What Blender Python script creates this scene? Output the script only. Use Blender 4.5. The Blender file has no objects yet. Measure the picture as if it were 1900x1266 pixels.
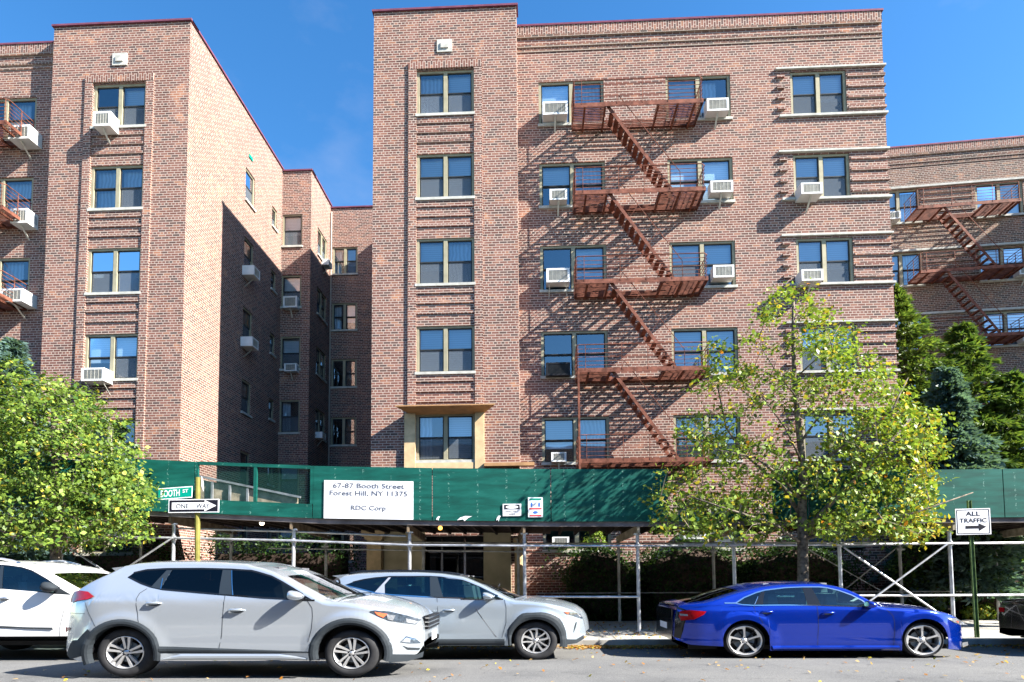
import bpy, bmesh, math, random
import numpy as np
from mathutils import Vector, Matrix, noise
R = random.Random(7)
NR = np.random.default_rng(11)
PI = math.pi
scene = bpy.context.scene
COL = scene.collection

# ------------------------------------------------------------------ camera maths (survey of the photograph)
CAM_H = 1.25
YAW, PIT, ROL = [math.radians(a) for a in (2.307, 3.349, -0.402)]
FOC, PCX, PCY = 1100.0, 950.0, 1011.2
_cy, _sy, _cp, _sp, _cr, _sr = math.cos(YAW), math.sin(YAW), math.cos(PIT), math.sin(PIT), math.cos(ROL), math.sin(ROL)
CF = Vector((-_sy * _cp, _cy * _cp, _sp))
_r0 = Vector((_cy, _sy, 0)); _u0 = _r0.cross(CF)
CR = _r0 * _cr + _u0 * _sr
CU = _u0 * _cr - _r0 * _sr
def ray(px, py): return CF + CR * ((px - PCX) / FOC) - CU * ((py - PCY) / FOC)
def PY(px, py, Y):
    d = ray(px, py); t = Y / d.y; return Vector((d.x * t, Y, d.z * t + CAM_H))
def PX(px, py, X):
    d = ray(px, py); t = X / d.x; return Vector((X, d.y * t, d.z * t + CAM_H))
def PZ(px, py, Z):
    d = ray(px, py); t = (Z - CAM_H) / d.z; return Vector((d.x * t, d.y * t, Z))
def lerp(a, b, t): return a + (b - a) * t
def interp(pts, x):
    if x <= pts[0][0]: return pts[0][1]
    for (a, b), (c, d) in zip(pts, pts[1:]):
        if x <= c: return b + (d - b) * (x - a) / max(c - a, 1e-9)
    return pts[-1][1]

# ------------------------------------------------------------------ materials
M = {}
def newmat(name):
    m = bpy.data.materials.new(name); m.use_nodes = True
    nt = m.node_tree; b = nt.nodes['Principled BSDF']; M[name] = m
    return m, nt, b
def N(nt, typ, **kw):
    n = nt.nodes.new(typ)
    for k, v in kw.items():
        if k.startswith('i_'):
            key = k[2:].replace('_', ' ')
            n.inputs[key].default_value = v
        else: setattr(n, k, v)
    return n
def L(nt, a, b): nt.links.new(a, b)
def ramp(nt, stops, interp='LINEAR'):
    n = nt.nodes.new('ShaderNodeValToRGB'); cr = n.color_ramp; cr.interpolation = interp
    while len(cr.elements) < len(stops): cr.elements.new(0.5)
    for e, (p, c) in zip(cr.elements, stops):
        e.position = p; e.color = (*c, 1)
    return n
def simple(name, col, rough=0.6, metal=0.0, noise_amt=0.12, noise_scale=8.0, spec=0.5, coat=0.0, bump=0.0):
    m, nt, b = newmat(name)
    b.inputs['Roughness'].default_value = rough; b.inputs['Metallic'].default_value = metal
    b.inputs['Specular IOR Level'].default_value = spec if (rough < 0.4 or coat) else 0.14
    if coat: b.inputs['Coat Weight'].default_value = coat; b.inputs['Coat Roughness'].default_value = 0.04
    if noise_amt > 0:
        tc = N(nt, 'ShaderNodeTexCoord'); nz = N(nt, 'ShaderNodeTexNoise', i_Scale=noise_scale, i_Detail=5.0)
        L(nt, tc.outputs['Object'], nz.inputs['Vector'])
        lo = tuple(max(0, c * (1 - noise_amt * 1.6)) for c in col); hi = tuple(min(1, c * (1 + noise_amt)) for c in col)
        rp = ramp(nt, [(0.3, lo), (0.7, hi)])
        L(nt, nz.outputs['Fac'], rp.inputs['Fac']); L(nt, rp.outputs['Color'], b.inputs['Base Color'])
        if bump:
            bp = N(nt, 'ShaderNodeBump', i_Strength=bump, i_Distance=0.01)
            L(nt, nz.outputs['Fac'], bp.inputs['Height']); L(nt, bp.outputs['Normal'], b.inputs['Normal'])
    else: b.inputs['Base Color'].default_value = (*col, 1)
    return m
BRH, BRW = 0.0725, 0.213
def brick(name, tones, mortar, patch=0.5, orange=0.06):
    m, nt, b = newmat(name)
    uv = N(nt, 'ShaderNodeUVMap')
    bt = N(nt, 'ShaderNodeTexBrick', offset=0.5, offset_frequency=2, squash=0.5, squash_frequency=6)
    for k, v in (('Scale', 1.0), ('Mortar Size', 0.0095), ('Mortar Smooth', 0.25), ('Bias', 0.0), ('Brick Width', BRW), ('Row Height', BRH)):
        bt.inputs[k].default_value = v
    bt.inputs['Color1'].default_value = (0, 0, 0, 1); bt.inputs['Color2'].default_value = (1, 1, 1, 1); bt.inputs['Mortar'].default_value = (0.5, 0.5, 0.5, 1)
    L(nt, uv.outputs['UV'], bt.inputs['Vector'])
    rp = ramp(nt, tones)
    L(nt, bt.outputs['Color'], rp.inputs['Fac'])
    # large soft weathering
    n1 = N(nt, 'ShaderNodeTexNoise', i_Scale=0.55, i_Detail=6.0, i_Roughness=0.62); L(nt, uv.outputs['UV'], n1.inputs['Vector'])
    w = ramp(nt, [(0.30, (0.74, 0.70, 0.70)), (0.5, (1, 1, 1)), (0.72, (1.0, 1.0, 1.0))]); L(nt, n1.outputs['Fac'], w.inputs['Fac'])
    mul = N(nt, 'ShaderNodeMixRGB', blend_type='MULTIPLY'); mul.inputs['Fac'].default_value = 1
    L(nt, rp.outputs['Color'], mul.inputs['Color1']); L(nt, w.outputs['Color'], mul.inputs['Color2'])
    mp = N(nt, 'ShaderNodeMapping'); mp.inputs['Scale'].default_value = (2.6, 0.22, 1); L(nt, uv.outputs['UV'], mp.inputs['Vector'])
    n4 = N(nt, 'ShaderNodeTexNoise', i_Scale=1.0, i_Detail=4.0); L(nt, mp.outputs[0], n4.inputs['Vector'])
    w4 = ramp(nt, [(0.32, (0.80, 0.77, 0.75)), (0.52, (1, 1, 1)), (0.75, (1.06, 1.02, 1.0))]); L(nt, n4.outputs['Fac'], w4.inputs['Fac'])
    mul4 = N(nt, 'ShaderNodeMixRGB', blend_type='MULTIPLY'); mul4.inputs['Fac'].default_value = 1
    L(nt, mul.outputs['Color'], mul4.inputs['Color1']); L(nt, w4.outputs['Color'], mul4.inputs['Color2']); mul = mul4
    # repaired orange patches
    n2 = N(nt, 'ShaderNodeTexNoise', i_Scale=1.7, i_Detail=2.0); L(nt, uv.outputs['UV'], n2.inputs['Vector'])
    o = ramp(nt, [(0.62, (0, 0, 0)), (0.70, (1, 1, 1))]); L(nt, n2.outputs['Fac'], o.inputs['Fac'])
    oc = ramp(nt, [(0.0, (0.38, 0.16, 0.10)), (1.0, (0.52, 0.24, 0.12))]); L(nt, bt.outputs['Color'], oc.inputs['Fac'])
    om = N(nt, 'ShaderNodeMixRGB'); om.inputs['Fac'].default_value = 0
    mm = N(nt, 'ShaderNodeMath', operation='MULTIPLY'); mm.inputs[1].default_value = patch
    L(nt, o.outputs['Color'], mm.inputs[0]); L(nt, mm.outputs[0], om.inputs['Fac'])
    L(nt, mul.outputs['Color'], om.inputs['Color1']); L(nt, oc.outputs['Color'], om.inputs['Color2'])
    # fine grit
    n3 = N(nt, 'ShaderNodeTexNoise', i_Scale=60.0, i_Detail=2.0); L(nt, uv.outputs['UV'], n3.inputs['Vector'])
    g = ramp(nt, [(0.25, (0.86, 0.86, 0.86)), (0.75, (1.1, 1.1, 1.1))]); L(nt, n3.outputs['Fac'], g.inputs['Fac'])
    gm = N(nt, 'ShaderNodeMixRGB', blend_type='MULTIPLY'); gm.inputs['Fac'].default_value = 1
    L(nt, om.outputs['Color'], gm.inputs['Color1']); L(nt, g.outputs['Color'], gm.inputs['Color2'])
    mo = N(nt, 'ShaderNodeMixRGB'); mo.inputs['Color2'].default_value = (*mortar, 1)
    L(nt, bt.outputs['Fac'], mo.inputs['Fac']); L(nt, gm.outputs['Color'], mo.inputs['Color1'])
    L(nt, mo.outputs['Color'], b.inputs['Base Color'])
    b.inputs['Roughness'].default_value = 0.9; b.inputs['Specular IOR Level'].default_value = 0.2
    return m
BT = [(0.0, (0.090, 0.060, 0.054)), (0.14, (0.120, 0.070, 0.059)), (0.35, (0.158, 0.071, 0.056)), (0.7, (0.208, 0.094, 0.072)), (0.9, (0.240, 0.116, 0.087)), (1.0, (0.31, 0.148, 0.092))]
brick('brick', BT, (0.45, 0.36, 0.30))
brick('brick_brown', [(p, (c[0] * .90, c[1] * 1.08, c[2] * 1.04)) for p, c in BT], (0.41, 0.345, 0.285))
simple('stone', (0.48, 0.47, 0.42), 0.8, noise_amt=0.15, noise_scale=6)
simple('coping', (0.20, 0.07, 0.10), 0.4, 0.2, 0.15, 4)
simple('frame_tan', (0.33, 0.30, 0.205), 0.6, 0.1, 0.1, 5)
simple('sash_dark', (0.035, 0.038, 0.04), 0.45)
simple('screen_grey', (0.10, 0.11, 0.12), 0.7, noise_amt=0.25, noise_scale=3)
simple('interior_dark', (0.03, 0.032, 0.038), 0.9)
simple('trim_tan', (0.60, 0.44, 0.25), 0.7, noise_amt=0.12, noise_scale=5)
simple('copper_tan', (0.44, 0.25, 0.12), 0.6, 0.1, 0.15, 4)
simple('rust', (0.195, 0.074, 0.048), 0.6, 0.1, 0.35, 7, bump=0.2)
simple('ac_white', (0.72, 0.72, 0.70), 0.5, 0.0, 0.06, 6)
simple('ac_grille', (0.22, 0.25, 0.27), 0.5, 0.2, 0.1, 20)
simple('ac_black', (0.02, 0.02, 0.022), 0.4)
simple('bracket_metal', (0.55, 0.53, 0.46), 0.5, 0.3)
simple('galv', (0.56, 0.57, 0.60), 0.38, 0.55, 0.25, 5)
simple('galv_old', (0.42, 0.42, 0.40), 0.5, 0.4, 0.3, 5)
simple('lumber', (0.20, 0.15, 0.10), 0.8, 0, 0.3, 6)
simple('lumber_pale', (0.42, 0.36, 0.26), 0.8, 0, 0.3, 6)
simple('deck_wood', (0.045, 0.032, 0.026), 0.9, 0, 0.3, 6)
simple('sign_white', (0.80, 0.80, 0.82), 0.5, 0, 0.03, 2)
simple('ink_grey', (0.10, 0.11, 0.14), 0.6, noise_amt=0)
simple('ink_black', (0.012, 0.012, 0.02), 0.5, noise_amt=0)
simple('sign_green', (0.0, 0.27, 0.19), 0.45, noise_amt=0.04)
simple('sign_red', (0.6, 0.04, 0.05), 0.5, noise_amt=0)
simple('sign_blue', (0.05, 0.15, 0.5), 0.5, noise_amt=0)
simple('pole_yellow', (0.20, 0.185, 0.045), 0.5, 0, 0.25, 4)
simple('pole_green', (0.10, 0.16, 0.06), 0.5, 0.1, 0.35, 9)
simple('concrete', (0.40, 0.38, 0.34), 0.85, 0, 0.2, 3, bump=0.2)
simple('steel_face', (0.18, 0.16, 0.16), 0.7, 0.1, 0.3, 3)
simple('beige_stone', (0.50, 0.43, 0.28), 0.85, 0, 0.15, 2)
simple('soil', (0.05, 0.038, 0.026), 1.0, 0, 0.4, 3, bump=0.4)
simple('bark', (0.17, 0.14, 0.11), 0.95, 0, 0.45, 14, bump=0.6)
simple('bark_dark', (0.07, 0.05, 0.04), 0.95, 0, 0.3, 12)
simple('rubber', (0.035, 0.035, 0.037), 0.75, 0, 0.2, 9)
simple('rim_silver', (0.70, 0.69, 0.68), 0.28, 0.7, 0.05, 4)
simple('rim_dark', (0.012, 0.012, 0.014), 0.4)
simple('cladding', (0.030, 0.036, 0.042), 0.6, 0, 0.08, 6)
simple('black_trim', (0.008, 0.009, 0.011), 0.12, 0, 0)
simple('pillar_trim', (0.020, 0.026, 0.032), 0.14, 0, 0)
simple('chrome', (0.75, 0.77, 0.8), 0.12, 1.0, 0)
simple('car_silver', (0.50, 0.54, 0.58), 0.27, 0.6, 0.0, coat=1.0)
simple('car_silver_blue', (0.42, 0.48, 0.53), 0.27, 0.6, 0.0, coat=1.0)
simple('car_white', (0.80, 0.79, 0.77), 0.35, 0.0, 0.0, coat=1.0)
simple('car_blue', (0.001, 0.030, 0.37), 0.18, 0.62, 0.0, coat=1.0)
simple('car_black', (0.008, 0.009, 0.01), 0.25, 0.1, 0.0, coat=1.0)
simple('seam', (0.02, 0.022, 0.025), 0.8, noise_amt=0)
simple('lamp_red', (0.36, 0.004, 0.008), 0.12, 0, 0.15, 20)
simple('lamp_orange', (0.75, 0.14, 0.06), 0.15, 0, 0, coat=1.0)
simple('lamp_clear', (0.62, 0.65, 0.70), 0.10, 0.7, 0.25, 30, coat=1.0)
simple('lamp_smoke', (0.10, 0.13, 0.17), 0.08, 0.5, 0.35, 30, coat=1.0)
simple('seat', (0.10, 0.10, 0.11), 0.9)
simple('seat_light', (0.35, 0.36, 0.36), 0.9)
simple('curtain', (0.62, 0.64, 0.68), 0.9, 0, 0.15, 3)
def slatmat(name, c1, c2, scale, axis):
    m, nt, b = newmat(name)
    tc = N(nt, 'ShaderNodeTexCoord'); sx = N(nt, 'ShaderNodeSeparateXYZ'); L(nt, tc.outputs['Object'], sx.inputs[0])
    mu = N(nt, 'ShaderNodeMath', operation='MULTIPLY'); mu.inputs[1].default_value = scale; L(nt, sx.outputs[axis], mu.inputs[0])
    if axis != 2:
        nz = N(nt, 'ShaderNodeTexNoise', i_Scale=3.0); L(nt, tc.outputs['Object'], nz.inputs['Vector'])
        ad = N(nt, 'ShaderNodeMath', operation='ADD'); L(nt, mu.outputs[0], ad.inputs[0])
        m2 = N(nt, 'ShaderNodeMath', operation='MULTIPLY'); m2.inputs[1].default_value = 1.6; L(nt, nz.outputs['Fac'], m2.inputs[0]); L(nt, m2.outputs[0], ad.inputs[1]); mu = ad
    s = N(nt, 'ShaderNodeMath', operation='FRACT'); L(nt, mu.outputs[0], s.inputs[0])
    rp = ramp(nt, [(0.0, c1), (0.5, c2), (1.0, c1)]); L(nt, s.outputs[0], rp.inputs['Fac']); L(nt, rp.outputs['Color'], b.inputs['Base Color'])
    b.inputs['Roughness'].default_value = 0.85
slatmat('blind', (0.66, 0.68, 0.70), (0.86, 0.87, 0.88), 16.0, 2)
slatmat('drape', (0.52, 0.54, 0.58), (0.80, 0.81, 0.84), 9.0, 0)
def glassmat(name, tint, refl, rough=0.015, gcol=(1, 1, 1)):
    m = bpy.data.materials.new(name); m.use_nodes = True; nt = m.node_tree; nt.nodes.clear(); M[name] = m
    out = N(nt, 'ShaderNodeOutputMaterial'); tr = N(nt, 'ShaderNodeBsdfTransparent'); tr.inputs['Color'].default_value = (*tint, 1)
    gl = N(nt, 'ShaderNodeBsdfGlossy'); gl.inputs['Roughness'].default_value = rough; gl.inputs['Color'].default_value = (*gcol, 1)
    tc = N(nt, 'ShaderNodeTexCoord'); nz = N(nt, 'ShaderNodeTexNoise', i_Scale=1.3, i_Detail=1.0); L(nt, tc.outputs['Object'], nz.inputs['Vector'])
    bp = N(nt, 'ShaderNodeBump', i_Strength=0.03, i_Distance=0.05); L(nt, nz.outputs['Fac'], bp.inputs['Height']); L(nt, bp.outputs['Normal'], gl.inputs['Normal'])
    fr = N(nt, 'ShaderNodeFresnel', i_IOR=1.5)
    mx = N(nt, 'ShaderNodeMath', operation='MULTIPLY_ADD'); mx.inputs[1].default_value = 1.0; mx.inputs[2].default_value = refl
    L(nt, fr.outputs[0], mx.inputs[0]); cl = N(nt, 'ShaderNodeClamp'); L(nt, mx.outputs[0], cl.inputs[0])
    mix = N(nt, 'ShaderNodeMixShader'); L(nt, cl.outputs[0], mix.inputs[0]); L(nt, tr.outputs[0], mix.inputs[1]); L(nt, gl.outputs[0], mix.inputs[2]); L(nt, mix.outputs[0], out.inputs[0])
glassmat('glass_house', (0.74, 0.88, 0.98), 0.20)
glassmat('glass_teal', (0.34, 0.62, 0.66), 0.05, gcol=(.75, .95, 1))
glassmat('glass_smoke', (0.06, 0.065, 0.07), 0.0)
glassmat('glass_screen', (0.55, 0.72, 0.66), 0.12)
def leafmat(name, col):
    m = bpy.data.materials.new(name); m.use_nodes = True; nt = m.node_tree; nt.nodes.clear(); M[name] = m
    out = N(nt, 'ShaderNodeOutputMaterial'); d = N(nt, 'ShaderNodeBsdfPrincipled'); d.inputs['Roughness'].default_value = 0.42; d.inputs['Specular IOR Level'].default_value = 0.22
    t = N(nt, 'ShaderNodeBsdfTranslucent'); tc = N(nt, 'ShaderNodeTexCoord'); nz = N(nt, 'ShaderNodeTexNoise', i_Scale=2.2, i_Detail=3.0); L(nt, tc.outputs['Object'], nz.inputs['Vector'])
    rp = ramp(nt, [(0.3, tuple(c * .72 for c in col)), (0.7, tuple(min(1, c * 1.22) for c in col))]); L(nt, nz.outputs['Fac'], rp.inputs['Fac'])
    L(nt, rp.outputs['Color'], d.inputs['Base Color'])
    t2 = N(nt, 'ShaderNodeMixRGB', blend_type='MULTIPLY'); t2.inputs['Fac'].default_value = 1; t2.inputs['Color2'].default_value = (1.0, 1.0, 0.5, 1); L(nt, rp.outputs['Color'], t2.inputs['Color1']); L(nt, t2.outputs['Color'], t.inputs['Color'])
    mix = N(nt, 'ShaderNodeMixShader', i_Fac=0.38); L(nt, d.outputs[0], mix.inputs[1]); L(nt, t.outputs[0], mix.inputs[2]); L(nt, mix.outputs[0], out.inputs[0])
leafmat('leaf_green', (0.115, 0.185, 0.026)); leafmat('leaf_light', (0.235, 0.33, 0.055)); leafmat('leaf_yellow', (0.48, 0.40, 0.05)); leafmat('leaf_orange', (0.50, 0.20, 0.03))
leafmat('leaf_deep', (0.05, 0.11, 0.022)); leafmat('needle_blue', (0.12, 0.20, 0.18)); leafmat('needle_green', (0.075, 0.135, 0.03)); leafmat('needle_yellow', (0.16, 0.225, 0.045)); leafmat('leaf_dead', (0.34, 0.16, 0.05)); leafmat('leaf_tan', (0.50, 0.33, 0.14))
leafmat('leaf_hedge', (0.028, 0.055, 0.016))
def emat(name, col, s):
    m, nt, b = newmat(name); b.inputs['Emission Color'].default_value = (*col, 1); b.inputs['Emission Strength'].default_value = s; b.inputs['Base Color'].default_value = (*col, 1)
emat('bulb_white', (1.0, 0.85, 0.65), 3.0); emat('bulb_amber', (1.0, 0.42, 0.08), 1.1)
# green plywood with brushed streaks, nail rows and scuffs
def plywood():
    m, nt, b = newmat('ply_green')
    tc = N(nt, 'ShaderNodeTexCoord'); mp = N(nt, 'ShaderNodeMapping'); mp.inputs['Scale'].default_value = (0.8, 1, 5); L(nt, tc.outputs['Object'], mp.inputs['Vector'])
    n1 = N(nt, 'ShaderNodeTexNoise', i_Scale=2.0, i_Detail=7.0, i_Roughness=0.6); L(nt, mp.outputs[0], n1.inputs['Vector'])
    rp = ramp(nt, [(0.30, (0.002, 0.048, 0.038)), (0.55, (0.004, 0.088, 0.068)), (0.78, (0.012, 0.125, 0.10))]); L(nt, n1.outputs['Fac'], rp.inputs['Fac'])
    sx = N(nt, 'ShaderNodeSeparateXYZ'); L(nt, tc.outputs['Object'], sx.inputs[0])
    a = N(nt, 'ShaderNodeMath', operation='MULTIPLY'); a.inputs[1].default_value = 1.64; L(nt, sx.outputs[0], a.inputs[0])
    f = N(nt, 'ShaderNodeMath', operation='PINGPONG'); f.inputs[1].default_value = 0.5; L(nt, a.outputs[0], f.inputs[0])
    l = N(nt, 'ShaderNodeMath', operation='LESS_THAN'); l.inputs[1].default_value = 0.03; L(nt, f.outputs[0], l.inputs[0])
    n2 = N(nt, 'ShaderNodeTexNoise', i_Scale=26.0, i_Detail=1.0); L(nt, tc.outputs['Object'], n2.inputs['Vector'])
    g = N(nt, 'ShaderNodeMath', operation='GREATER_THAN'); g.inputs[1].default_value = 0.60; L(nt, n2.outputs['Fac'], g.inputs[0])
    mm = N(nt, 'ShaderNodeMath', operation='MULTIPLY'); L(nt, l.outputs[0], mm.inputs[0]); L(nt, g.outputs[0], mm.inputs[1])
    mp3 = N(nt, 'ShaderNodeMapping'); mp3.inputs['Scale'].default_value = (1, 1, 22); L(nt, tc.outputs['Object'], mp3.inputs['Vector'])
    n3 = N(nt, 'ShaderNodeTexNoise', i_Scale=3.1, i_Detail=2.0); L(nt, mp3.outputs[0], n3.inputs['Vector'])
    g3 = N(nt, 'ShaderNodeMath', operation='GREATER_THAN'); g3.inputs[1].default_value = 0.735; L(nt, n3.outputs['Fac'], g3.inputs[0])
    mxx = N(nt, 'ShaderNodeMath', operation='MAXIMUM'); L(nt, mm.outputs[0], mxx.inputs[0]); L(nt, g3.outputs[0], mxx.inputs[1])
    mh = N(nt, 'ShaderNodeMath', operation='MULTIPLY'); mh.inputs[1].default_value = 0.45; L(nt, mxx.outputs[0], mh.inputs[0])
    mix = N(nt, 'ShaderNodeMixRGB'); L(nt, mh.outputs[0], mix.inputs['Fac']); L(nt, rp.outputs['Color'], mix.inputs['Color1']); mix.inputs['Color2'].default_value = (0.25, 0.42, 0.36, 1)
    L(nt, mix.outputs['Color'], b.inputs['Base Color']); b.inputs['Roughness'].default_value = 0.62; b.inputs['Specular IOR Level'].default_value = 0.2
plywood()
def asphalt():
    m, nt, b = newmat('asphalt')
    tc = N(nt, 'ShaderNodeTexCoord'); n1 = N(nt, 'ShaderNodeTexNoise', i_Scale=70.0, i_Detail=3.0); n2 = N(nt, 'ShaderNodeTexNoise', i_Scale=0.6, i_Detail=6.0, i_Roughness=0.6)
    L(nt, tc.outputs['Object'], n1.inputs['Vector']); L(nt, tc.outputs['Object'], n2.inputs['Vector'])
    r1 = ramp(nt, [(0.3, (0.085, 0.085, 0.085)), (0.7, (0.19, 0.188, 0.183))]); r2 = ramp(nt, [(0.32, (0.66, 0.66, 0.67)), (0.45, (0.92, 0.92, 0.92)), (0.68, (1.14, 1.13, 1.1))])
    L(nt, n1.outputs['Fac'], r1.inputs['Fac']); L(nt, n2.outputs['Fac'], r2.inputs['Fac'])
    mu = N(nt, 'ShaderNodeMixRGB', blend_type='MULTIPLY'); mu.inputs['Fac'].default_value = 1; L(nt, r1.outputs['Color'], mu.inputs['Color1']); L(nt, r2.outputs['Color'], mu.inputs['Color2'])
    # tar cracks
    v = N(nt, 'ShaderNodeTexVoronoi', feature='DISTANCE_TO_EDGE', i_Scale=0.55); nd = N(nt, 'ShaderNodeTexNoise', i_Scale=2.0)
    ad = N(nt, 'ShaderNodeMixRGB', blend_type='ADD'); ad.inputs['Fac'].default_value = 0.5; L(nt, tc.outputs['Object'], ad.inputs['Color1']); L(nt, tc.outputs['Object'], nd.inputs['Vector']); L(nt, nd.outputs['Color'], ad.inputs['Color2']); L(nt, ad.outputs['Color'], v.inputs['Vector'])
    cr = ramp(nt, [(0.0, (0.78, 0.78, 0.78)), (0.008, (1, 1, 1))]); L(nt, v.outputs['Distance'], cr.inputs['Fac'])
    m2 = N(nt, 'ShaderNodeMixRGB', blend_type='MULTIPLY'); m2.inputs['Fac'].default_value = 1; L(nt, mu.outputs['Color'], m2.inputs['Color1']); L(nt, cr.outputs['Color'], m2.inputs['Color2'])
    L(nt, m2.outputs['Color'], b.inputs['Base Color']); b.inputs['Roughness'].default_value = 0.9; b.inputs['Specular IOR Level'].default_value = 0.25
    bp = N(nt, 'ShaderNodeBump', i_Strength=0.5, i_Distance=0.01); L(nt, n1.outputs['Fac'], bp.inputs['Height']); L(nt, bp.outputs['Normal'], b.inputs['Normal'])
asphalt()
def paving():
    m, nt, b = newmat('paving')
    tc = N(nt, 'ShaderNodeTexCoord'); bt = N(nt, 'ShaderNodeTexBrick', offset=0.0)
    for k, v in (('Scale', 1.0), ('Mortar Size', 0.012), ('Brick Width', 1.5), ('Row Height', 1.5), ('Bias', 0.0)): bt.inputs[k].default_value = v
    bt.inputs['Color1'].default_value = (0.40, 0.375, 0.33, 1); bt.inputs['Color2'].default_value = (0.46, 0.44, 0.39, 1); bt.inputs['Mortar'].default_value = (0.16, 0.14, 0.12, 1)
    L(nt, tc.outputs['Object'], bt.inputs['Vector'])
    n = N(nt, 'ShaderNodeTexNoise', i_Scale=2.5, i_Detail=7.0); L(nt, tc.outputs['Object'], n.inputs['Vector']); r = ramp(nt, [(0.3, (0.7, 0.7, 0.7)), (0.7, (1.05, 1.05, 1.05))]); L(nt, n.outputs['Fac'], r.inputs['Fac'])
    mu = N(nt, 'ShaderNodeMixRGB', blend_type='MULTIPLY'); mu.inputs['Fac'].default_value = 1; L(nt, bt.outputs['Color'], mu.inputs['Color1']); L(nt, r.outputs['Color'], mu.inputs['Color2']); L(nt, mu.outputs['Color'], b.inputs['Base Color']); b.inputs['Roughness'].default_value = 0.9
paving()

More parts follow.
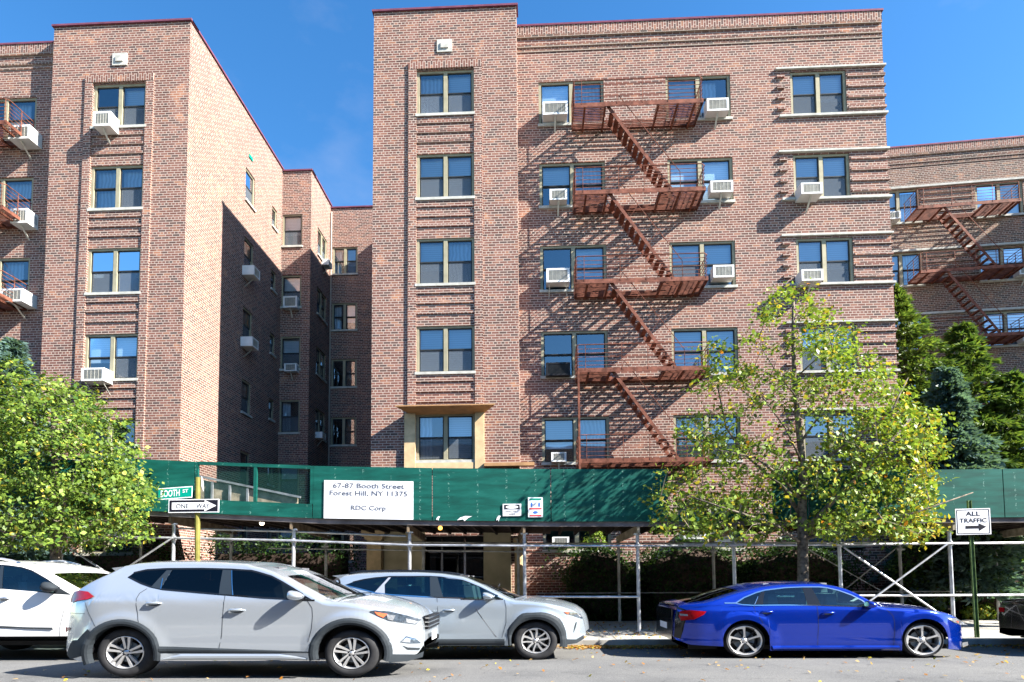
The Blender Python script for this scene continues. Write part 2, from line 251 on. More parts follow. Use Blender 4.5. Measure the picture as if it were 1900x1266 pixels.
# ------------------------------------------------------------------ mesh helpers
class MB:
    def __init__(s): s.v = []; s.f = []; s.m = []; s.uvswap = set()
    def quad(s, a, b, c, d, mi=0):
        i = len(s.v); s.v += [tuple(a), tuple(b), tuple(c), tuple(d)]; s.f.append((i, i + 1, i + 2, i + 3)); s.m.append(mi)
    def box(s, x0, x1, y0, y1, z0, z1, mi=0, T=None):
        P = [(x, y, z) for z in (z0, z1) for y in (y0, y1) for x in (x0, x1)]
        if T: P = [T(*p) for p in P]
        i = len(s.v); s.v += [tuple(p) for p in P]
        for f in ((0, 2, 3, 1), (4, 5, 7, 6), (0, 1, 5, 4), (2, 6, 7, 3), (0, 4, 6, 2), (1, 3, 7, 5)):
            s.f.append(tuple(i + k for k in f)); s.m.append(mi)
    def bar(s, p, q, w, h=None, mi=0, up=(0, 0, 1)):
        h = h or w; p = Vector(p); q = Vector(q); d = (q - p).normalized(); up = Vector(up)
        if abs(d.dot(up)) > 0.98: up = Vector((1, 0, 0))
        sx = d.cross(up).normalized(); sz = sx.cross(d)
        i = len(s.v)
        for c in (p, q):
            for a, b in ((-1, -1), (1, -1), (1, 1), (-1, 1)): s.v.append(tuple(c + sx * (a * w / 2) + sz * (b * h / 2)))
        for k in range(4): s.f.append((i + k, i + (k + 1) % 4, i + 4 + (k + 1) % 4, i + 4 + k)); s.m.append(mi)
        s.f.append((i + 3, i + 2, i + 1, i)); s.f.append((i + 4, i + 5, i + 6, i + 7)); s.m += [mi, mi]
    def tube(s, pts, r, n=8, mi=0, caps=True):
        pts = [Vector(p) for p in pts]; rs = r if isinstance(r, (list, tuple)) else [r] * len(pts)
        i0 = len(s.v); prev = None
        for k, p in enumerate(pts):
            d = (pts[min(k + 1, len(pts) - 1)] - pts[max(k - 1, 0)]).normalized()
            if prev is None:
                a = Vector((0, 0, 1)) if abs(d.z) < 0.9 else Vector((1, 0, 0)); u = d.cross(a).normalized()
            else: u = (prev - d * prev.dot(d)).normalized()
            prev = u; w = d.cross(u)
            for j in range(n):
                t = 2 * PI * j / n; s.v.append(tuple(p + (u * math.cos(t) + w * math.sin(t)) * rs[k]))
        for k in range(len(pts) - 1):
            for j in range(n):
                a = i0 + k * n + j; b = i0 + k * n + (j + 1) % n; s.f.append((a, b, b + n, a + n)); s.m.append(mi)
        if caps:
            s.f.append(tuple(i0 + j for j in range(n))[::-1]); s.f.append(tuple(i0 + (len(pts) - 1) * n + j for j in range(n))); s.m += [mi, mi]
    def prism(s, poly, d0, d1, F, mi=0):
        # poly: 2D outline, F(a,b,d)->point
        i = len(s.v); n = len(poly)
        s.v += [tuple(F(a, b, d0)) for a, b in poly] + [tuple(F(a, b, d1)) for a, b in poly]
        s.f.append(tuple(i + k for k in range(n))); s.f.append(tuple(i + n + k for k in range(n))[::-1]); s.m += [mi, mi]
        for k in range(n): s.f.append((i + k, i + n + k, i + n + (k + 1) % n, i + (k + 1) % n)); s.m.append(mi)
    def lathe(s, prof, n, F, mi=0, close=False):
        # prof: (radius, axial); F(r cos, r sin, axial)->point
        i = len(s.v); k = len(prof)
        for j in range(n):
            t = 2 * PI * j / n
            for r, a in prof: s.v.append(tuple(F(r * math.cos(t), r * math.sin(t), a)))
        for j in range(n):
            for q in range(k - 1):
                a = i + j * k + q; b = i + ((j + 1) % n) * k + q; s.f.append((a, b, b + 1, a + 1)); s.m.append(mi)
    def sphere(s, c, rx, ry, rz, nu=12, nv=8, mi=0, F=None):
        i = len(s.v)
        for a in range(nv + 1):
            ph = PI * a / nv
            for b in range(nu):
                th = 2 * PI * b / nu; p = (c[0] + rx * math.sin(ph) * math.cos(th), c[1] + ry * math.sin(ph) * math.sin(th), c[2] + rz * math.cos(ph))
                s.v.append(tuple(F(*p)) if F else p)
        for a in range(nv):
            for b in range(nu): s.f.append((i + a * nu + b, i + (a + 1) * nu + b, i + (a + 1) * nu + (b + 1) % nu, i + a * nu + (b + 1) % nu)); s.m.append(mi)
    def build(s, name, mats, parent=None, base=None, smooth=False, uv=False, swap=False, fixn=True):
        mats = mats if isinstance(mats, (list, tuple)) else [mats]
        me = bpy.data.meshes.new(name)
        o3 = Vector((0, 0, 0))
        if parent is not None: o3 = Vector(parent.get('_o', (0, 0, 0)))
        elif base is not None: o3 = Vector(base)
        vv = [(x - o3.x, y - o3.y, z - o3.z) for x, y, z in s.v]
        me.from_pydata(vv, [], s.f)
        for m in mats: me.materials.append(M[m])
        if len(mats) > 1:
            for p, mi in zip(me.polygons, s.m): p.material_index = mi
        if fixn:
            bm = bmesh.new(); bm.from_mesh(me); bmesh.ops.recalc_face_normals(bm, faces=bm.faces); bm.to_mesh(me); bm.free()
        if uv:
            ul = me.uv_layers.new(name='UVMap')
            for p in me.polygons:
                n = p.normal
                if abs(n.z) > 0.7: t = Vector((1, 0, 0)); w = Vector((0, 1, 0))
                else: t = Vector((-n.y, n.x, 0)).normalized(); w = Vector((0, 0, 1))
                for li in p.loop_indices:
                    q = me.vertices[me.loops[li].vertex_index].co + o3
                    a, b = q.dot(t) + 40.03, q.dot(w) + 0.004
                    ul.data[li].uv = (b, a) if swap else (a, b)
        if smooth:
            for p in me.polygons: p.use_smooth = True
        me.update()
        ob = bpy.data.objects.new(name, me); COL.objects.link(ob)
        if parent is not None: ob.parent = parent; ob['_o'] = tuple(o3)
        elif base is not None: ob.location = base; ob['_o'] = tuple(o3)
        return ob
def npmesh(name, verts, nper, mats, matidx, parent=None, base=(0, 0, 0), smooth=False):
    # verts (F*nper,3) numpy, faces consecutive
    me = bpy.data.meshes.new(name); nv = len(verts); nf = nv // nper
    b = np.array(parent.get('_o', (0, 0, 0)) if parent is not None else base, dtype=np.float32)
    me.vertices.add(nv); me.vertices.foreach_set('co', (verts - b).astype(np.float32).ravel())
    me.loops.add(nv); me.loops.foreach_set('vertex_index', np.arange(nv, dtype=np.int32))
    me.polygons.add(nf); me.polygons.foreach_set('loop_start', np.arange(0, nv, nper, dtype=np.int32))
    try: me.polygons.foreach_set('loop_total', np.full(nf, nper, dtype=np.int32))
    except Exception: pass
    for m in mats: me.materials.append(M[m])
    me.polygons.foreach_set('material_index', np.asarray(matidx, dtype=np.int32))
    me.update(calc_edges=True); me.validate()
    ob = bpy.data.objects.new(name, me); COL.objects.link(ob)
    if parent is not None: ob.parent = parent; ob['_o'] = tuple(float(x) for x in b)
    else: ob.location = base; ob['_o'] = tuple(float(x) for x in b)
    return ob
def tag(o, label=None, cat=None, group=None, kind=None):
    if label: o['label'] = label
    if cat: o['category'] = cat
    if group: o['group'] = group
    if kind: o['kind'] = kind
    return o
def thing(name, label, cat, loc=(0, 0, 0), group=None):
    o = bpy.data.objects.new(name, None); COL.objects.link(o); o.location = loc; o.empty_display_size = 0.1
    o['_o'] = tuple(loc); return tag(o, label, cat, group)
def dup(root, loc, rz=0.0):
    def cp(o, par):
        c = o.copy(); COL.objects.link(c); c.parent = par
        for ch in kids.get(o.name, []): cp(ch, c)
        return c
    kids = {}
    for o in COL.objects:
        if o.parent: kids.setdefault(o.parent.name, []).append(o)
    r = cp(root, None); r.location = loc; r.rotation_euler = (0, 0, rz); return r
def text2d(s, w=None, h=None, bold=0.0):
    cu = bpy.data.curves.new('t', 'FONT'); cu.body = s; cu.size = 1; cu.align_x = 'LEFT'; cu.resolution_u = 3; cu.offset = bold
    ob = bpy.data.objects.new('t', cu); COL.objects.link(ob)
    dg = bpy.context.evaluated_depsgraph_get(); dg.update()
    me = bpy.data.meshes.new_from_object(ob.evaluated_get(dg)); V = [(v.co.x, v.co.y) for v in me.vertices]; Fc = [tuple(p.vertices) for p in me.polygons]
    bpy.data.objects.remove(ob); bpy.data.curves.remove(cu); bpy.data.meshes.remove(me)
    xs = [a for a, b in V]; ys = [b for a, b in V]; x0, x1, y0, y1 = min(xs), max(xs), min(ys), max(ys)
    sx = w / (x1 - x0) if w else None; sy = h / (y1 - y0) if h else None
    sx = sx or sy; sy = sy or sx
    return [((a - x0) * sx, (b - y0) * sy) for a, b in V], Fc
def addtext(mb, s, cx, z0, w, h, F, d, mi=0, bold=0.0):
    # centred at cx, bottom at z0 ; F(u,z,d)
    V, Fc = text2d(s, w, h, bold); i = len(mb.v)
    mb.v += [tuple(F(cx - w / 2 + a, z0 + b, d)) for a, b in V]
    for f in Fc: mb.f.append(tuple(i + k for k in f)); mb.m.append(mi)
class Frame:
    def __init__(s, ox, oy, deg): s.o = (ox, oy); a = math.radians(deg); s.t = (math.cos(a), math.sin(a)); s.n = (math.sin(a), -math.cos(a)); s.a = a
    def P(s, u, d, z): return (s.o[0] + s.t[0] * u + s.n[0] * d, s.o[1] + s.t[1] * u + s.n[1] * d, z)
    def box(s, mb, u0, u1, d0, d1, z0, z1, mi=0): mb.box(u0, u1, d0, d1, z0, z1, mi, T=lambda x, y, z: s.P(x, y, z))
def wall(mb, F, u0, u1, z0, z1, holes, depth=0.16, d=0.0):
    us = sorted({u0, u1, *[h[0] for h in holes], *[h[1] for h in holes]}); zs = sorted({z0, z1, *[h[2] for h in holes], *[h[3] for h in holes]})
    for a, b in zip(us, us[1:]):
        for c, e in zip(zs, zs[1:]):
            um, zm = (a + b) / 2, (c + e) / 2
            if any(h[0] < um < h[1] and h[2] < zm < h[3] for h in holes): continue
            mb.quad(F.P(a, d, c), F.P(b, d, c), F.P(b, d, e), F.P(a, d, e))
    for a, b, c, e in holes:
        mb.quad(F.P(a, d, c), F.P(a, d, e), F.P(a, d - depth, e), F.P(a, d - depth, c)); mb.quad(F.P(b, d, c), F.P(b, d - depth, c), F.P(b, d - depth, e), F.P(b, d, e))
        mb.quad(F.P(a, d, e), F.P(b, d, e), F.P(b, d - depth, e), F.P(a, d - depth, e)); mb.quad(F.P(a, d, c), F.P(a, d - depth, c), F.P(b, d - depth, c), F.P(b, d, c))
# ------------------------------------------------------------------ buildings
FB = [2.00, 4.49, 6.99, 9.53, 12.05, 14.55]      # sill heights, first to sixth floor
FT = [3.40, 5.88, 8.39, 10.94, 13.44, 15.95]     # head heights
FLOORS = ['ground', 'second', 'third', 'fourth', 'fifth', 'sixth']
def window(root, F, u0, u1, z0, z1, halves=2, cover=None, sill=True, d=0.0, framemat='frame_tan'):
    zs = z0 + 0.075
    fw = 0.075 if (u1 - u0) > 0.9 else 0.055
    f = MB()
    F.box(f, u0, u0 + fw, d - 0.13, d - 0.035, zs, z1); F.box(f, u1 - fw, u1, d - 0.13, d - 0.035, zs, z1)
    F.box(f, u0 + fw, u1 - fw, d - 0.13, d - 0.037, z1 - 0.06, z1); F.box(f, u0 + fw, u1 - fw, d - 0.13, d - 0.037, zs, zs + 0.035)
    spans = []
    if halves == 2:
        mid = (u0 + u1) / 2; F.box(f, mid - 0.055, mid + 0.055, d - 0.13, d - 0.033, zs + 0.035, z1 - 0.06)
        spans = [(u0 + fw, mid - 0.055), (mid + 0.055, u1 - fw)]
    else: spans = [(u0 + fw, u1 - fw)]
    w = f.build('window', framemat, root)
    sa = MB(); pane = MB(); bl = MB(); dr = MB(); sc = MB()
    zl, zh = zs + 0.035, z1 - 0.06; zm = lerp(zl, zh, 0.50)
    for k, (a, b) in enumerate(spans):
        t = 0.032
        for (c, e, dd) in ((zm, zh, -0.075), (zl, zm, -0.10)):
            F.box(sa, a, a + t, d + dd - 0.02, d + dd + 0.012, c, e); F.box(sa, b - t, b, d + dd - 0.02, d + dd + 0.012, c, e)
            F.box(sa, a + t, b - t, d + dd - 0.02, d + dd + 0.010, e - t, e); F.box(sa, a + t, b - t, d + dd - 0.02, d + dd + 0.010, c, c + t)
            pane.quad(F.P(a + t, d + dd, c + t), F.P(b - t, d + dd, c + t), F.P(b - t, d + dd, e - t), F.P(a + t, d + dd, e - t))
        st = (cover or ['auto', 'auto'])[k % 2]
        if st == 'auto': st = R.choice(['blind', 'blindhalf', 'drape', 'blindhalf', 'none', 'blind', 'drapeopen'])
        if 'screen' in st or (R.random() < 0.55 and 'clear' not in st):
            sc.quad(F.P(a + t, d - 0.082, zl + t), F.P(b - t, d - 0.082, zl + t), F.P(b - t, d - 0.082, zm - 0.005), F.P(a + t, d - 0.082, zm - 0.005))
        if 'blindhalf' in st: q = lerp(zl, zh, R.uniform(0.3, 0.6)); bl.quad(F.P(a, d - 0.17, q), F.P(b, d - 0.17, q), F.P(b, d - 0.17, zh), F.P(a, d - 0.17, zh))
        elif 'blind' in st: bl.quad(F.P(a, d - 0.17, zl), F.P(b, d - 0.17, zl), F.P(b, d - 0.17, zh), F.P(a, d - 0.17, zh))
        elif 'drapeopen' in st: c = lerp(a, b, R.uniform(0.4, 0.7)); dr.quad(F.P(a, d - 0.2, zl), F.P(c, d - 0.2, zl), F.P(c, d - 0.2, zh), F.P(a, d - 0.2, zh))
        elif 'drape' in st: dr.quad(F.P(a, d - 0.2, zl), F.P(b, d - 0.2, zl), F.P(b, d - 0.2, zh), F.P(a, d - 0.2, zh))
    sa.build('sash', 'sash_dark', w); pane.build('pane', 'glass_house', w)
    if sc.f: sc.build('insect_screen', 'screen_mesh', w)
    if bl.f: bl.build('blind', 'blind', w)
    if dr.f: dr.build('curtain', 'drape', w)
    if sill:
        s = MB(); F.box(s, u0 - 0.03, u1 + 0.03, d - 0.13, d + 0.055, z0, z0 + 0.075); s.build('sill', 'stone', w)
    return w
def screenmat():
    m = bpy.data.materials.new('screen_mesh'); m.use_nodes = True; nt = m.node_tree; nt.nodes.clear(); M['screen_mesh'] = m
    out = N(nt, 'ShaderNodeOutputMaterial'); tr = N(nt, 'ShaderNodeBsdfTransparent'); df = N(nt, 'ShaderNodeBsdfDiffuse'); df.inputs['Color'].default_value = (0.13, 0.15, 0.17, 1)
    mix = N(nt, 'ShaderNodeMixShader', i_Fac=0.62); L(nt, tr.outputs[0], mix.inputs[1]); L(nt, df.outputs[0], mix.inputs[2]); L(nt, mix.outputs[0], out.inputs[0])
screenmat()
FT_T = Frame(0, 16.2, 0); FT_M = Frame(0, 16.75, 0); FT_W = Frame(0, 16.55, 0)
XL, XLR, XC, XCR, XM = -14.215, -10.05, -4.575, -0.424, 10.18
RZ = 17.80
Z0 = 0.10
def coping(root, F, u0, u1, z, back=0.35, over=0.05, name='coping'):
    m = MB(); F.box(m, u0 - over, u1 + over, -back, over, z, z + 0.055); m.build(name, 'coping', root)
def parapet_bands(root, F, u0, u1, z):
    s = MB(); F.box(s, u0, u1, -0.05, 0.03, z - 0.27, z); s.build('soldier_course', 'brick', root, uv=True, swap=True)
    q = MB(); F.box(q, u0, u1, -0.05, 0.045, z - 0.36, z - 0.29); F.box(q, u0, u1, -0.05, 0.03, z - 0.66, z - 0.59); F.box(q, u0, u1, -0.05, 0.02, z - 0.80, z - 0.73); q.build('brick_band', 'brick_brown', root, uv=True)
def tower_trim(root, F, u0, u1, floors, ztop, zlow):
    # projecting pilaster strips with a soldier head round the window bay, and ribbed spandrels between the floors
    p = MB(); w = 0.235
    F.box(p, u0 - w, u0 - 0.002, -0.04, 0.045, zlow, ztop); F.box(p, u1 + 0.002, u1 + w, -0.04, 0.045, zlow, ztop)
    p.build('pilaster_strip', 'brick', root, uv=True)
    s = MB(); F.box(s, u0 - w, u1 + w, -0.04, 0.05, ztop + 0.002, ztop + 0.22); s.build('soldier_course', 'brick', root, uv=True, swap=True)
    r = MB()
    for a, b in floors:
        h = (b - a)
        for k in range(3): z = a + h * (0.30 + 0.26 * k); F.box(r, u0, u1, -0.03, 0.03, z, z + 0.07)
        F.box(r, u0, u1, -0.03, 0.02, b - 0.15, b - 0.0)
    return r
def merge(a, b):
    i = len(a.v); a.v += b.v; a.f += [tuple(k + i for k in f) for f in b.f]; a.m += b.m
def medallion(root, F, u, z):
    m = MB(); F.box(m, u - 0.22, u + 0.22, -0.05, 0.03, z - 0.19, z + 0.19); o = m.build('stone_block', 'stone', root)
    k = MB(); F.box(k, u - 0.11, u + 0.11, 0.031, 0.06, z - 0.085, z + 0.085); k.build('stone_boss', 'stone', o)
def strip_roof(root, pts, z):
    m = MB(); i = 0; m.v = [(x, y, z) for x, y in pts]; m.f = [tuple(range(len(pts)))]; m.m = [0]; m.build('roof', 'interior_dark', root)

# ---- middle building: bay tower plus long facade with fire escape
bc = thing('apartment_building', 'six storey brick apartment block in the middle with a tall bay tower', 'building', (3, 17, 0))
cw = (-3.312, -1.655)
mb = MB()
holes = [(cw[0], cw[1], FB[i], FT[i]) for i in range(1, 6)]
XE0, XE1 = PY(708, 1000, 16.2).x, PY(905, 1000, 16.2).x
door = (XE0 + 0.1, XE1 - 0.05, 0.0, 2.30)
wall(mb, FT_T, XC, XCR, 0.0, RZ, holes + [(door[0] + .9, door[1], 0.0, 2.45)])
FR = Frame(XCR, 16.2, 90); wall(mb, FR, 0, 0.55, 0, RZ, [])
FLs = Frame(XC, 30.0, -90); wall(mb, FLs, 0, 13.8, 0, RZ, [])
Aw, Bw, Cw = (0.205, 2.12), (3.93, 5.80), (7.52, 9.11)
hm = [(c[0], c[1], FB[i], FT[i]) for c in (Aw, Bw, Cw) for i in range(6)]
wall(mb, FT_M, XCR, XM, 0.0, RZ - 0.12, hm)
wall(mb, Frame(XM, 16.75, 90), 0, 13, 0, RZ - 0.12, [])
mb.quad((XC, 30, 0), (XM, 30, 0), (XM, 30, RZ), (XC, 30, RZ))
wall_c = mb
strip_roof(bc, [(XC, 16.2), (XCR, 16.2), (XCR, 30), (XC, 30)], RZ - 0.02); strip_roof(bc, [(XCR, 16.75), (XM, 16.75), (XM, 30), (XCR, 30)], RZ - 0.4)
ii = MB(); ii.box(XC + .3, XCR, 17.9, 18.0, 0.3, RZ - .5); ii.box(XCR + .1, XM - .2, 18.1, 18.2, 0.3, RZ - .6)
for i in range(6): ii.box(XC + .3, XM - .2, 17.05, 18.1, FB[i] - 0.75, FB[i] - 0.65)
ii.build('dark_backing', 'interior_dark', bc)  # dark slabs stand in for the unlit rooms behind the windows
coping(bc, FT_T, XC, XCR, RZ); coping(bc, Frame(XC, 30.0, -90), 0, 13.75, RZ + 0.003, name='coping'); coping(bc, FT_M, XCR + .06, XM, RZ - 0.12)
parapet_bands(bc, FT_M, XCR + 0.01, XM, RZ - 0.12)
_rc = tower_trim(bc, FT_T, cw[0], cw[1], [(FT[i], FB[i + 1]) for i in range(1, 5)], FT[5] + 0.03, 5.95)
medallion(bc, FT_T, PY(825, 86, 16.2).x, PY(825, 86, 16.2).z)
cov = {5: ['drape screen', 'blindhalf screen'], 4: ['blind screen', 'blind screen'], 3: ['blindhalf screen', 'drape screen'], 2: ['blind screen', 'blind screen'], 1: ['drapeopen screen', 'blind screen']}
for i in range(1, 6): window(bc, FT_T, cw[0], cw[1], FB[i], FT[i], cover=cov[i], sill=True)
for i in range(0, 6):
    window(bc, FT_M, *Aw, FB[i], FT[i], cover=[['none clear', 'none clear'], ['blindhalf clear', 'drape clear'], ['none clear', 'none'], ['none clear', 'blindhalf clear'], ['blindhalf', 'drape clear'], ['blind clear', 'drape clear']][i])
    window(bc, FT_M, *Bw, FB[i], FT[i], cover=[['blind', 'blind'], ['drape clear', 'blind clear'], ['blind', 'blind clear'], ['blind', 'blind clear'], ['blindhalf clear', 'blind clear'], ['blindhalf clear', 'drapeopen clear']][i])
    window(bc, FT_M, *Cw, FB[i], FT[i], cover=['blindhalf screen', 'blindhalf screen'], sill=False)
# stone bands, corner ribs and toothed brick blocks at the right-hand windows
band = MB(); ribs = MB(); teeth = MB()
for i in range(1, 6):
    FT_M.box(band, 7.10, XM + 0.045, -0.1, 0.07, FT[i] + 0.05, FT[i] + 0.10); FT_M.box(band, 7.16, XM + 0.045, -0.1, 0.07, FB[i] + 0.005, FB[i] + 0.068)
    hh = FT[i] - FB[i]
    for k in range(4):
        z = FB[i] + 0.21 + hh * 0.23 * k; FT_M.box(ribs, Cw[1] + 0.03, XM + 0.03, -0.03, 0.035, z, z + 0.075)
        FT_M.box(teeth, 7.12, 7.34, -0.03, 0.06, z + 0.03, z + 0.105)
band.build('stone_band', 'stone', bc); merge(wall_c, _rc); merge(wall_c, ribs); merge(wall_c, teeth); wall_c.build('wall', 'brick', bc, uv=True)
# tan hood and surround on the second floor bay window
h = MB(); z1 = 5.99; zb = 5.86
h.prism([(-3.78, 0.50), (-1.06, 0.50), (-1.42, 0.0), (-3.44, 0.0)], 0, 1, lambda a, d, k: (a, 16.2 - d, (z1 if k else (z1 - 0.03 if d > 0.2 else zb))))
h.build('window_hood', 'copper_tan', bc)
s = MB(); FT_T.box(s, -3.62, -3.315, -0.03, 0.09, 4.30, 5.88); FT_T.box(s, -1.652, -1.40, -0.03, 0.09, 4.30, 5.88); FT_T.box(s, -3.314, -1.653, -0.03, 0.07, 4.30, 4.485); s.build('window_surround', 'trim_tan', bc)
s = MB(); FT_T.box(s, -1.399, -0.02, -0.03, 0.16, 4.36, 4.45); s.build('ledge', 'copper_tan', bc)
# entrance: beige piers, panels, dark doors
e = MB()
xa, xb = PY(684, 1000, 16.0).x, PY(710, 1000, 16.0).x
def pier(mbx, x0, x1, y, zt):
    mbx.box(x0, x1, y, y + 0.3, 0.1, zt - 0.26); mbx.box(x0 - .05, x1 + .05, y - .05, y + .3, zt - 0.26, zt - 0.18); mbx.box(x0 - .12, x1 + .12, y - .10, y + .3, zt - 0.18, zt)
pier(e, xa, xb, 15.82, 2.62); e.build('entrance_pier', 'trim_tan', bc)
e = MB(); e.box(xb + .02, PY(788, 1000, 16.1).x, 16.05, 16.19, 0.1, 2.62); e.build('entrance_panel', 'beige_stone', bc); e = MB(); e.box(PY(898, 1000, 16.1).x, PY(948, 1000, 16.1).x, 15.95, 16.19, 0.1, 2.62); e.build('entrance_panel', 'beige_stone', bc)
e = MB(); xc0, xc1 = PY(953, 1000, 15.8).x, PY(977, 1000, 15.8).x
e.lathe([(0.15, 0.1), (0.15, 2.2), (0.19, 2.26), (0.19, 2.35), (0.0, 2.35)], 20, lambda a, b, c: ((xc0 + xc1) / 2 + a, 15.8 + b, c)); e.build('entrance_column', 'trim_tan', bc, smooth=False)
dr = MB(); dr.box(XE0 + 1.0, XE1 - .05, 16.5, 16.56, 0.1, 2.45); do = dr.build('door', 'ac_black', bc)
g = MB()
for k in range(3): x = lerp(XE0 + 1.1, XE1 - .1, k / 3); g.box(x, x + (XE1 - XE0 - 1.3) / 3, 16.47, 16.49, 0.35, 2.3)
g.build('door_glass', 'glass_smoke', do)
lf = MB(); x = lerp(XE0 + 1.0, XE1, .33); lf.box(x - .03, x + .03, 16.44, 16.5, .1, 2.4); x = lerp(XE0 + 1.0, XE1, .66); lf.box(x - .03, x + .03, 16.44, 16.5, .1, 2.4); lf.box(XE0 + 1, XE1, 16.44, 16.5, 2.02, 2.08); lf.build('door_frame', 'chrome', do)

# ---- left building: wing, bay tower and the stepped court wall
bl_ = thing('apartment_building', 'brick apartment block at the left with a sunlit side wall and shaded court', 'building', (-12, 17, 0))
lw = (-12.937, -11.328)
mb = MB()
wall(mb, FT_T, XL, XLR, 0, RZ, [(lw[0], lw[1], FB[i], FT[i]) for i in range(0, 6)])
CY1, CY2 = 22.58, 24.83
FCS = Frame(XLR, 16.2, 90)
cs1 = (19.62 - 16.2, 20.30 - 16.2); cs2 = (21.70 - 16.2, 22.14 - 16.2)
hs = [(cs1[0], cs1[1], FB[i] + .02, FT[i] - .15) for i in range(0, 6)] + [(cs2[0], cs2[1], FB[i] + .35, FT[i] - .2) for i in range(0, 6)]
wall(mb, FCS, 0, CY1 - 16.2, 0, RZ, hs)
FC1 = Frame(0, CY1, 0); X2 = -8.87
c1w = (-10.03, -9.22)
wall(mb, FC1, XLR, X2, 0, RZ - .08, [(c1w[0], c1w[1], FB[i], FT[i] - .02) for i in range(0, 6)])
FC2 = Frame(X2, CY1, 90); c2w = (0.75, 1.85)
wall(mb, FC2, 0, CY2 - CY1, 0, RZ - .08, [(c2w[0], c2w[1], FB[i] + .1, FT[i] - .1) for i in range(0, 6)])
FC3 = Frame(0, CY2, 0); c3w = (-8.78, -7.66)
wall(mb, FC3, X2, -3.0, 0, RZ - .2, [(c3w[0], c3w[1], FB[i], FT[i] - .12) for i in range(0, 6)])
ww = (-16.95, -14.98)
wall(mb, FT_W, -30, XL, 0, RZ - .17, [(ww[0], ww[1], FB[i], FT[i]) for i in range(0, 6)])
FWS = Frame(XL, 16.55, -90); wall(mb, FWS, 0, .35, 0, RZ, [])
wall_l = mb
strip_roof(bl_, [(-30, 16.55), (XL, 16.55), (XL, 16.2), (XLR, 16.2), (XLR, CY1), (X2, CY1), (X2, CY2), (-4.6, CY2), (-4.6, 32), (-30, 32)], RZ - 0.6)
ii = MB(); ii.box(-29, XLR - 1.2, 17.7, 17.8, .3, RZ - .7); ii.box(XLR - 1.2, XLR - 1.1, 17.7, 24.0, .3, RZ - .7); ii.box(XLR - 1.0, X2 - .9, 23.8, 23.9, .3, RZ - .7); ii.box(X2 - .9, -4.7, 26.0, 26.1, .3, RZ - .7); ii.box(X2 - 1, X2 - .9, 23.9, 26, .3, RZ - .7)
ii.build('dark_backing', 'interior_dark', bl_)  # dark backing in place of unlit rooms, here for wing and court
coping(bl_, FT_T, XL, XLR, RZ); coping(bl_, FCS, 0.06, CY1 - 16.2, RZ + .002); coping(bl_, FC1, XLR + .06, X2, RZ - .08); coping(bl_, FC2, 0.06, CY2 - CY1, RZ - .078); coping(bl_, FC3, X2 + .06, -4.6, RZ - .2); coping(bl_, FT_W, -30, XL - .06, RZ - .17)
parapet_bands(bl_, FT_W, -30, XL - .01, RZ - .17)
merge(wall_l, tower_trim(bl_, FT_T, lw[0], lw[1], [(FT[i], FB[i + 1]) for i in range(0, 5)], FT[5] + 0.03, 3.0)); wall_l.build('wall', 'brick', bl_, uv=True)
medallion(bl_, FT_T, PY(223, 111, 16.2).x, PY(223, 111, 16.2).z)
for i in range(0, 6):
    window(bl_, FT_T, *lw, FB[i], FT[i], cover=[['none', 'none'], ['drape', 'none screen'], ['blindhalf', 'blindhalf screen'], ['blind screen', 'blindhalf screen'], ['drape', 'drape'], ['none screen', 'blindhalf screen']][i])
    window(bl_, FCS, *cs1, FB[i] + .02, FT[i] - .15, halves=1); window(bl_, FCS, *cs2, FB[i] + .35, FT[i] - .2, halves=1)
    window(bl_, FC1, *c1w, FB[i], FT[i] - .02, halves=1); window(bl_, FC2, *c2w, FB[i] + .1, FT[i] - .1, halves=2)
    window(bl_, FC3, *c3w, FB[i], FT[i] - .12, halves=2, cover=['drapeopen clear', 'blindhalf'] if i > 3 else ['none clear', 'none clear'])
    window(bl_, FT_W, *ww, FB[i], FT[i])
v = MB(); F_ = FCS; q = PX(465, 293, XLR); u = q.y - 16.2; F_.box(v, u - .12, u + .12, -.05, .03, q.z - .06, q.z + .06); v.build('vent', 'sign_green', bl_)
dp = MB(); dp.tube([(X2 - .06 - 1.19, CY1 - .05, .3), (X2 - .06 - 1.19, CY1 - .05, RZ - .3)], .035, 6); dp.tube([(X2 + .05, CY2 - .05, .3), (X2 + .05, CY2 - .05, RZ - .4)], .035, 6); dp.build('downpipe', 'brick_brown', bl_)

# ---- right building, set back and turned towards the street
br = thing('apartment_building', 'brick apartment block far right, set back behind conifers and half in shade', 'building', (15, 23, 0))
P0 = Vector((14.10, 23.05)); P1 = Vector((18.55, 22.70)); ang = math.degrees(math.atan2(P1.y - P0.y, P1.x - P0.x))
FRt = Frame(P0.x, P0.y, ang)
DZ = [0.30, 0.32, 0.34, 0.38, 0.42, 0.46]
RB = [FB[i] * 1.0 + DZ[i] for i in range(6)]; RT = [FT[i] + DZ[i] for i in range(6)]
wa, wb = (-0.55, 1.02), (3.02, 4.70)
mb = MB(); wall(mb, FRt, -6, 8.2, 0, 18.12, [(w_[0], w_[1], RB[i], RT[i]) for w_ in (wa, wb) for i in range(6)])
PT = FRt.P(8.2, 0, 0); PT2 = FRt.P(9.6, 6.5, 0)
FS = Frame(PT2[0], PT2[1], ang - 90); 
wall(mb, Frame(PT[0], PT[1], ang - 90), 0, 4.6, 0, 18.12, []); wall(mb, Frame(*FRt.P(8.2, 4.6, 0)[:2], ang), 0, 5, 0, 18.12, [])
wall_r = mb
ii = MB(); FRt.box(ii, -5, 9, -1.5, -1.4, .3, 17); ii.build('dark_backing', 'interior_dark', br)  # dark slab standing in for unlit rooms
coping(br, FRt, -6, 8.15, 18.12); parapet_bands(br, FRt, -6, 8.15, 18.12)
bd = MB(); rb = MB()
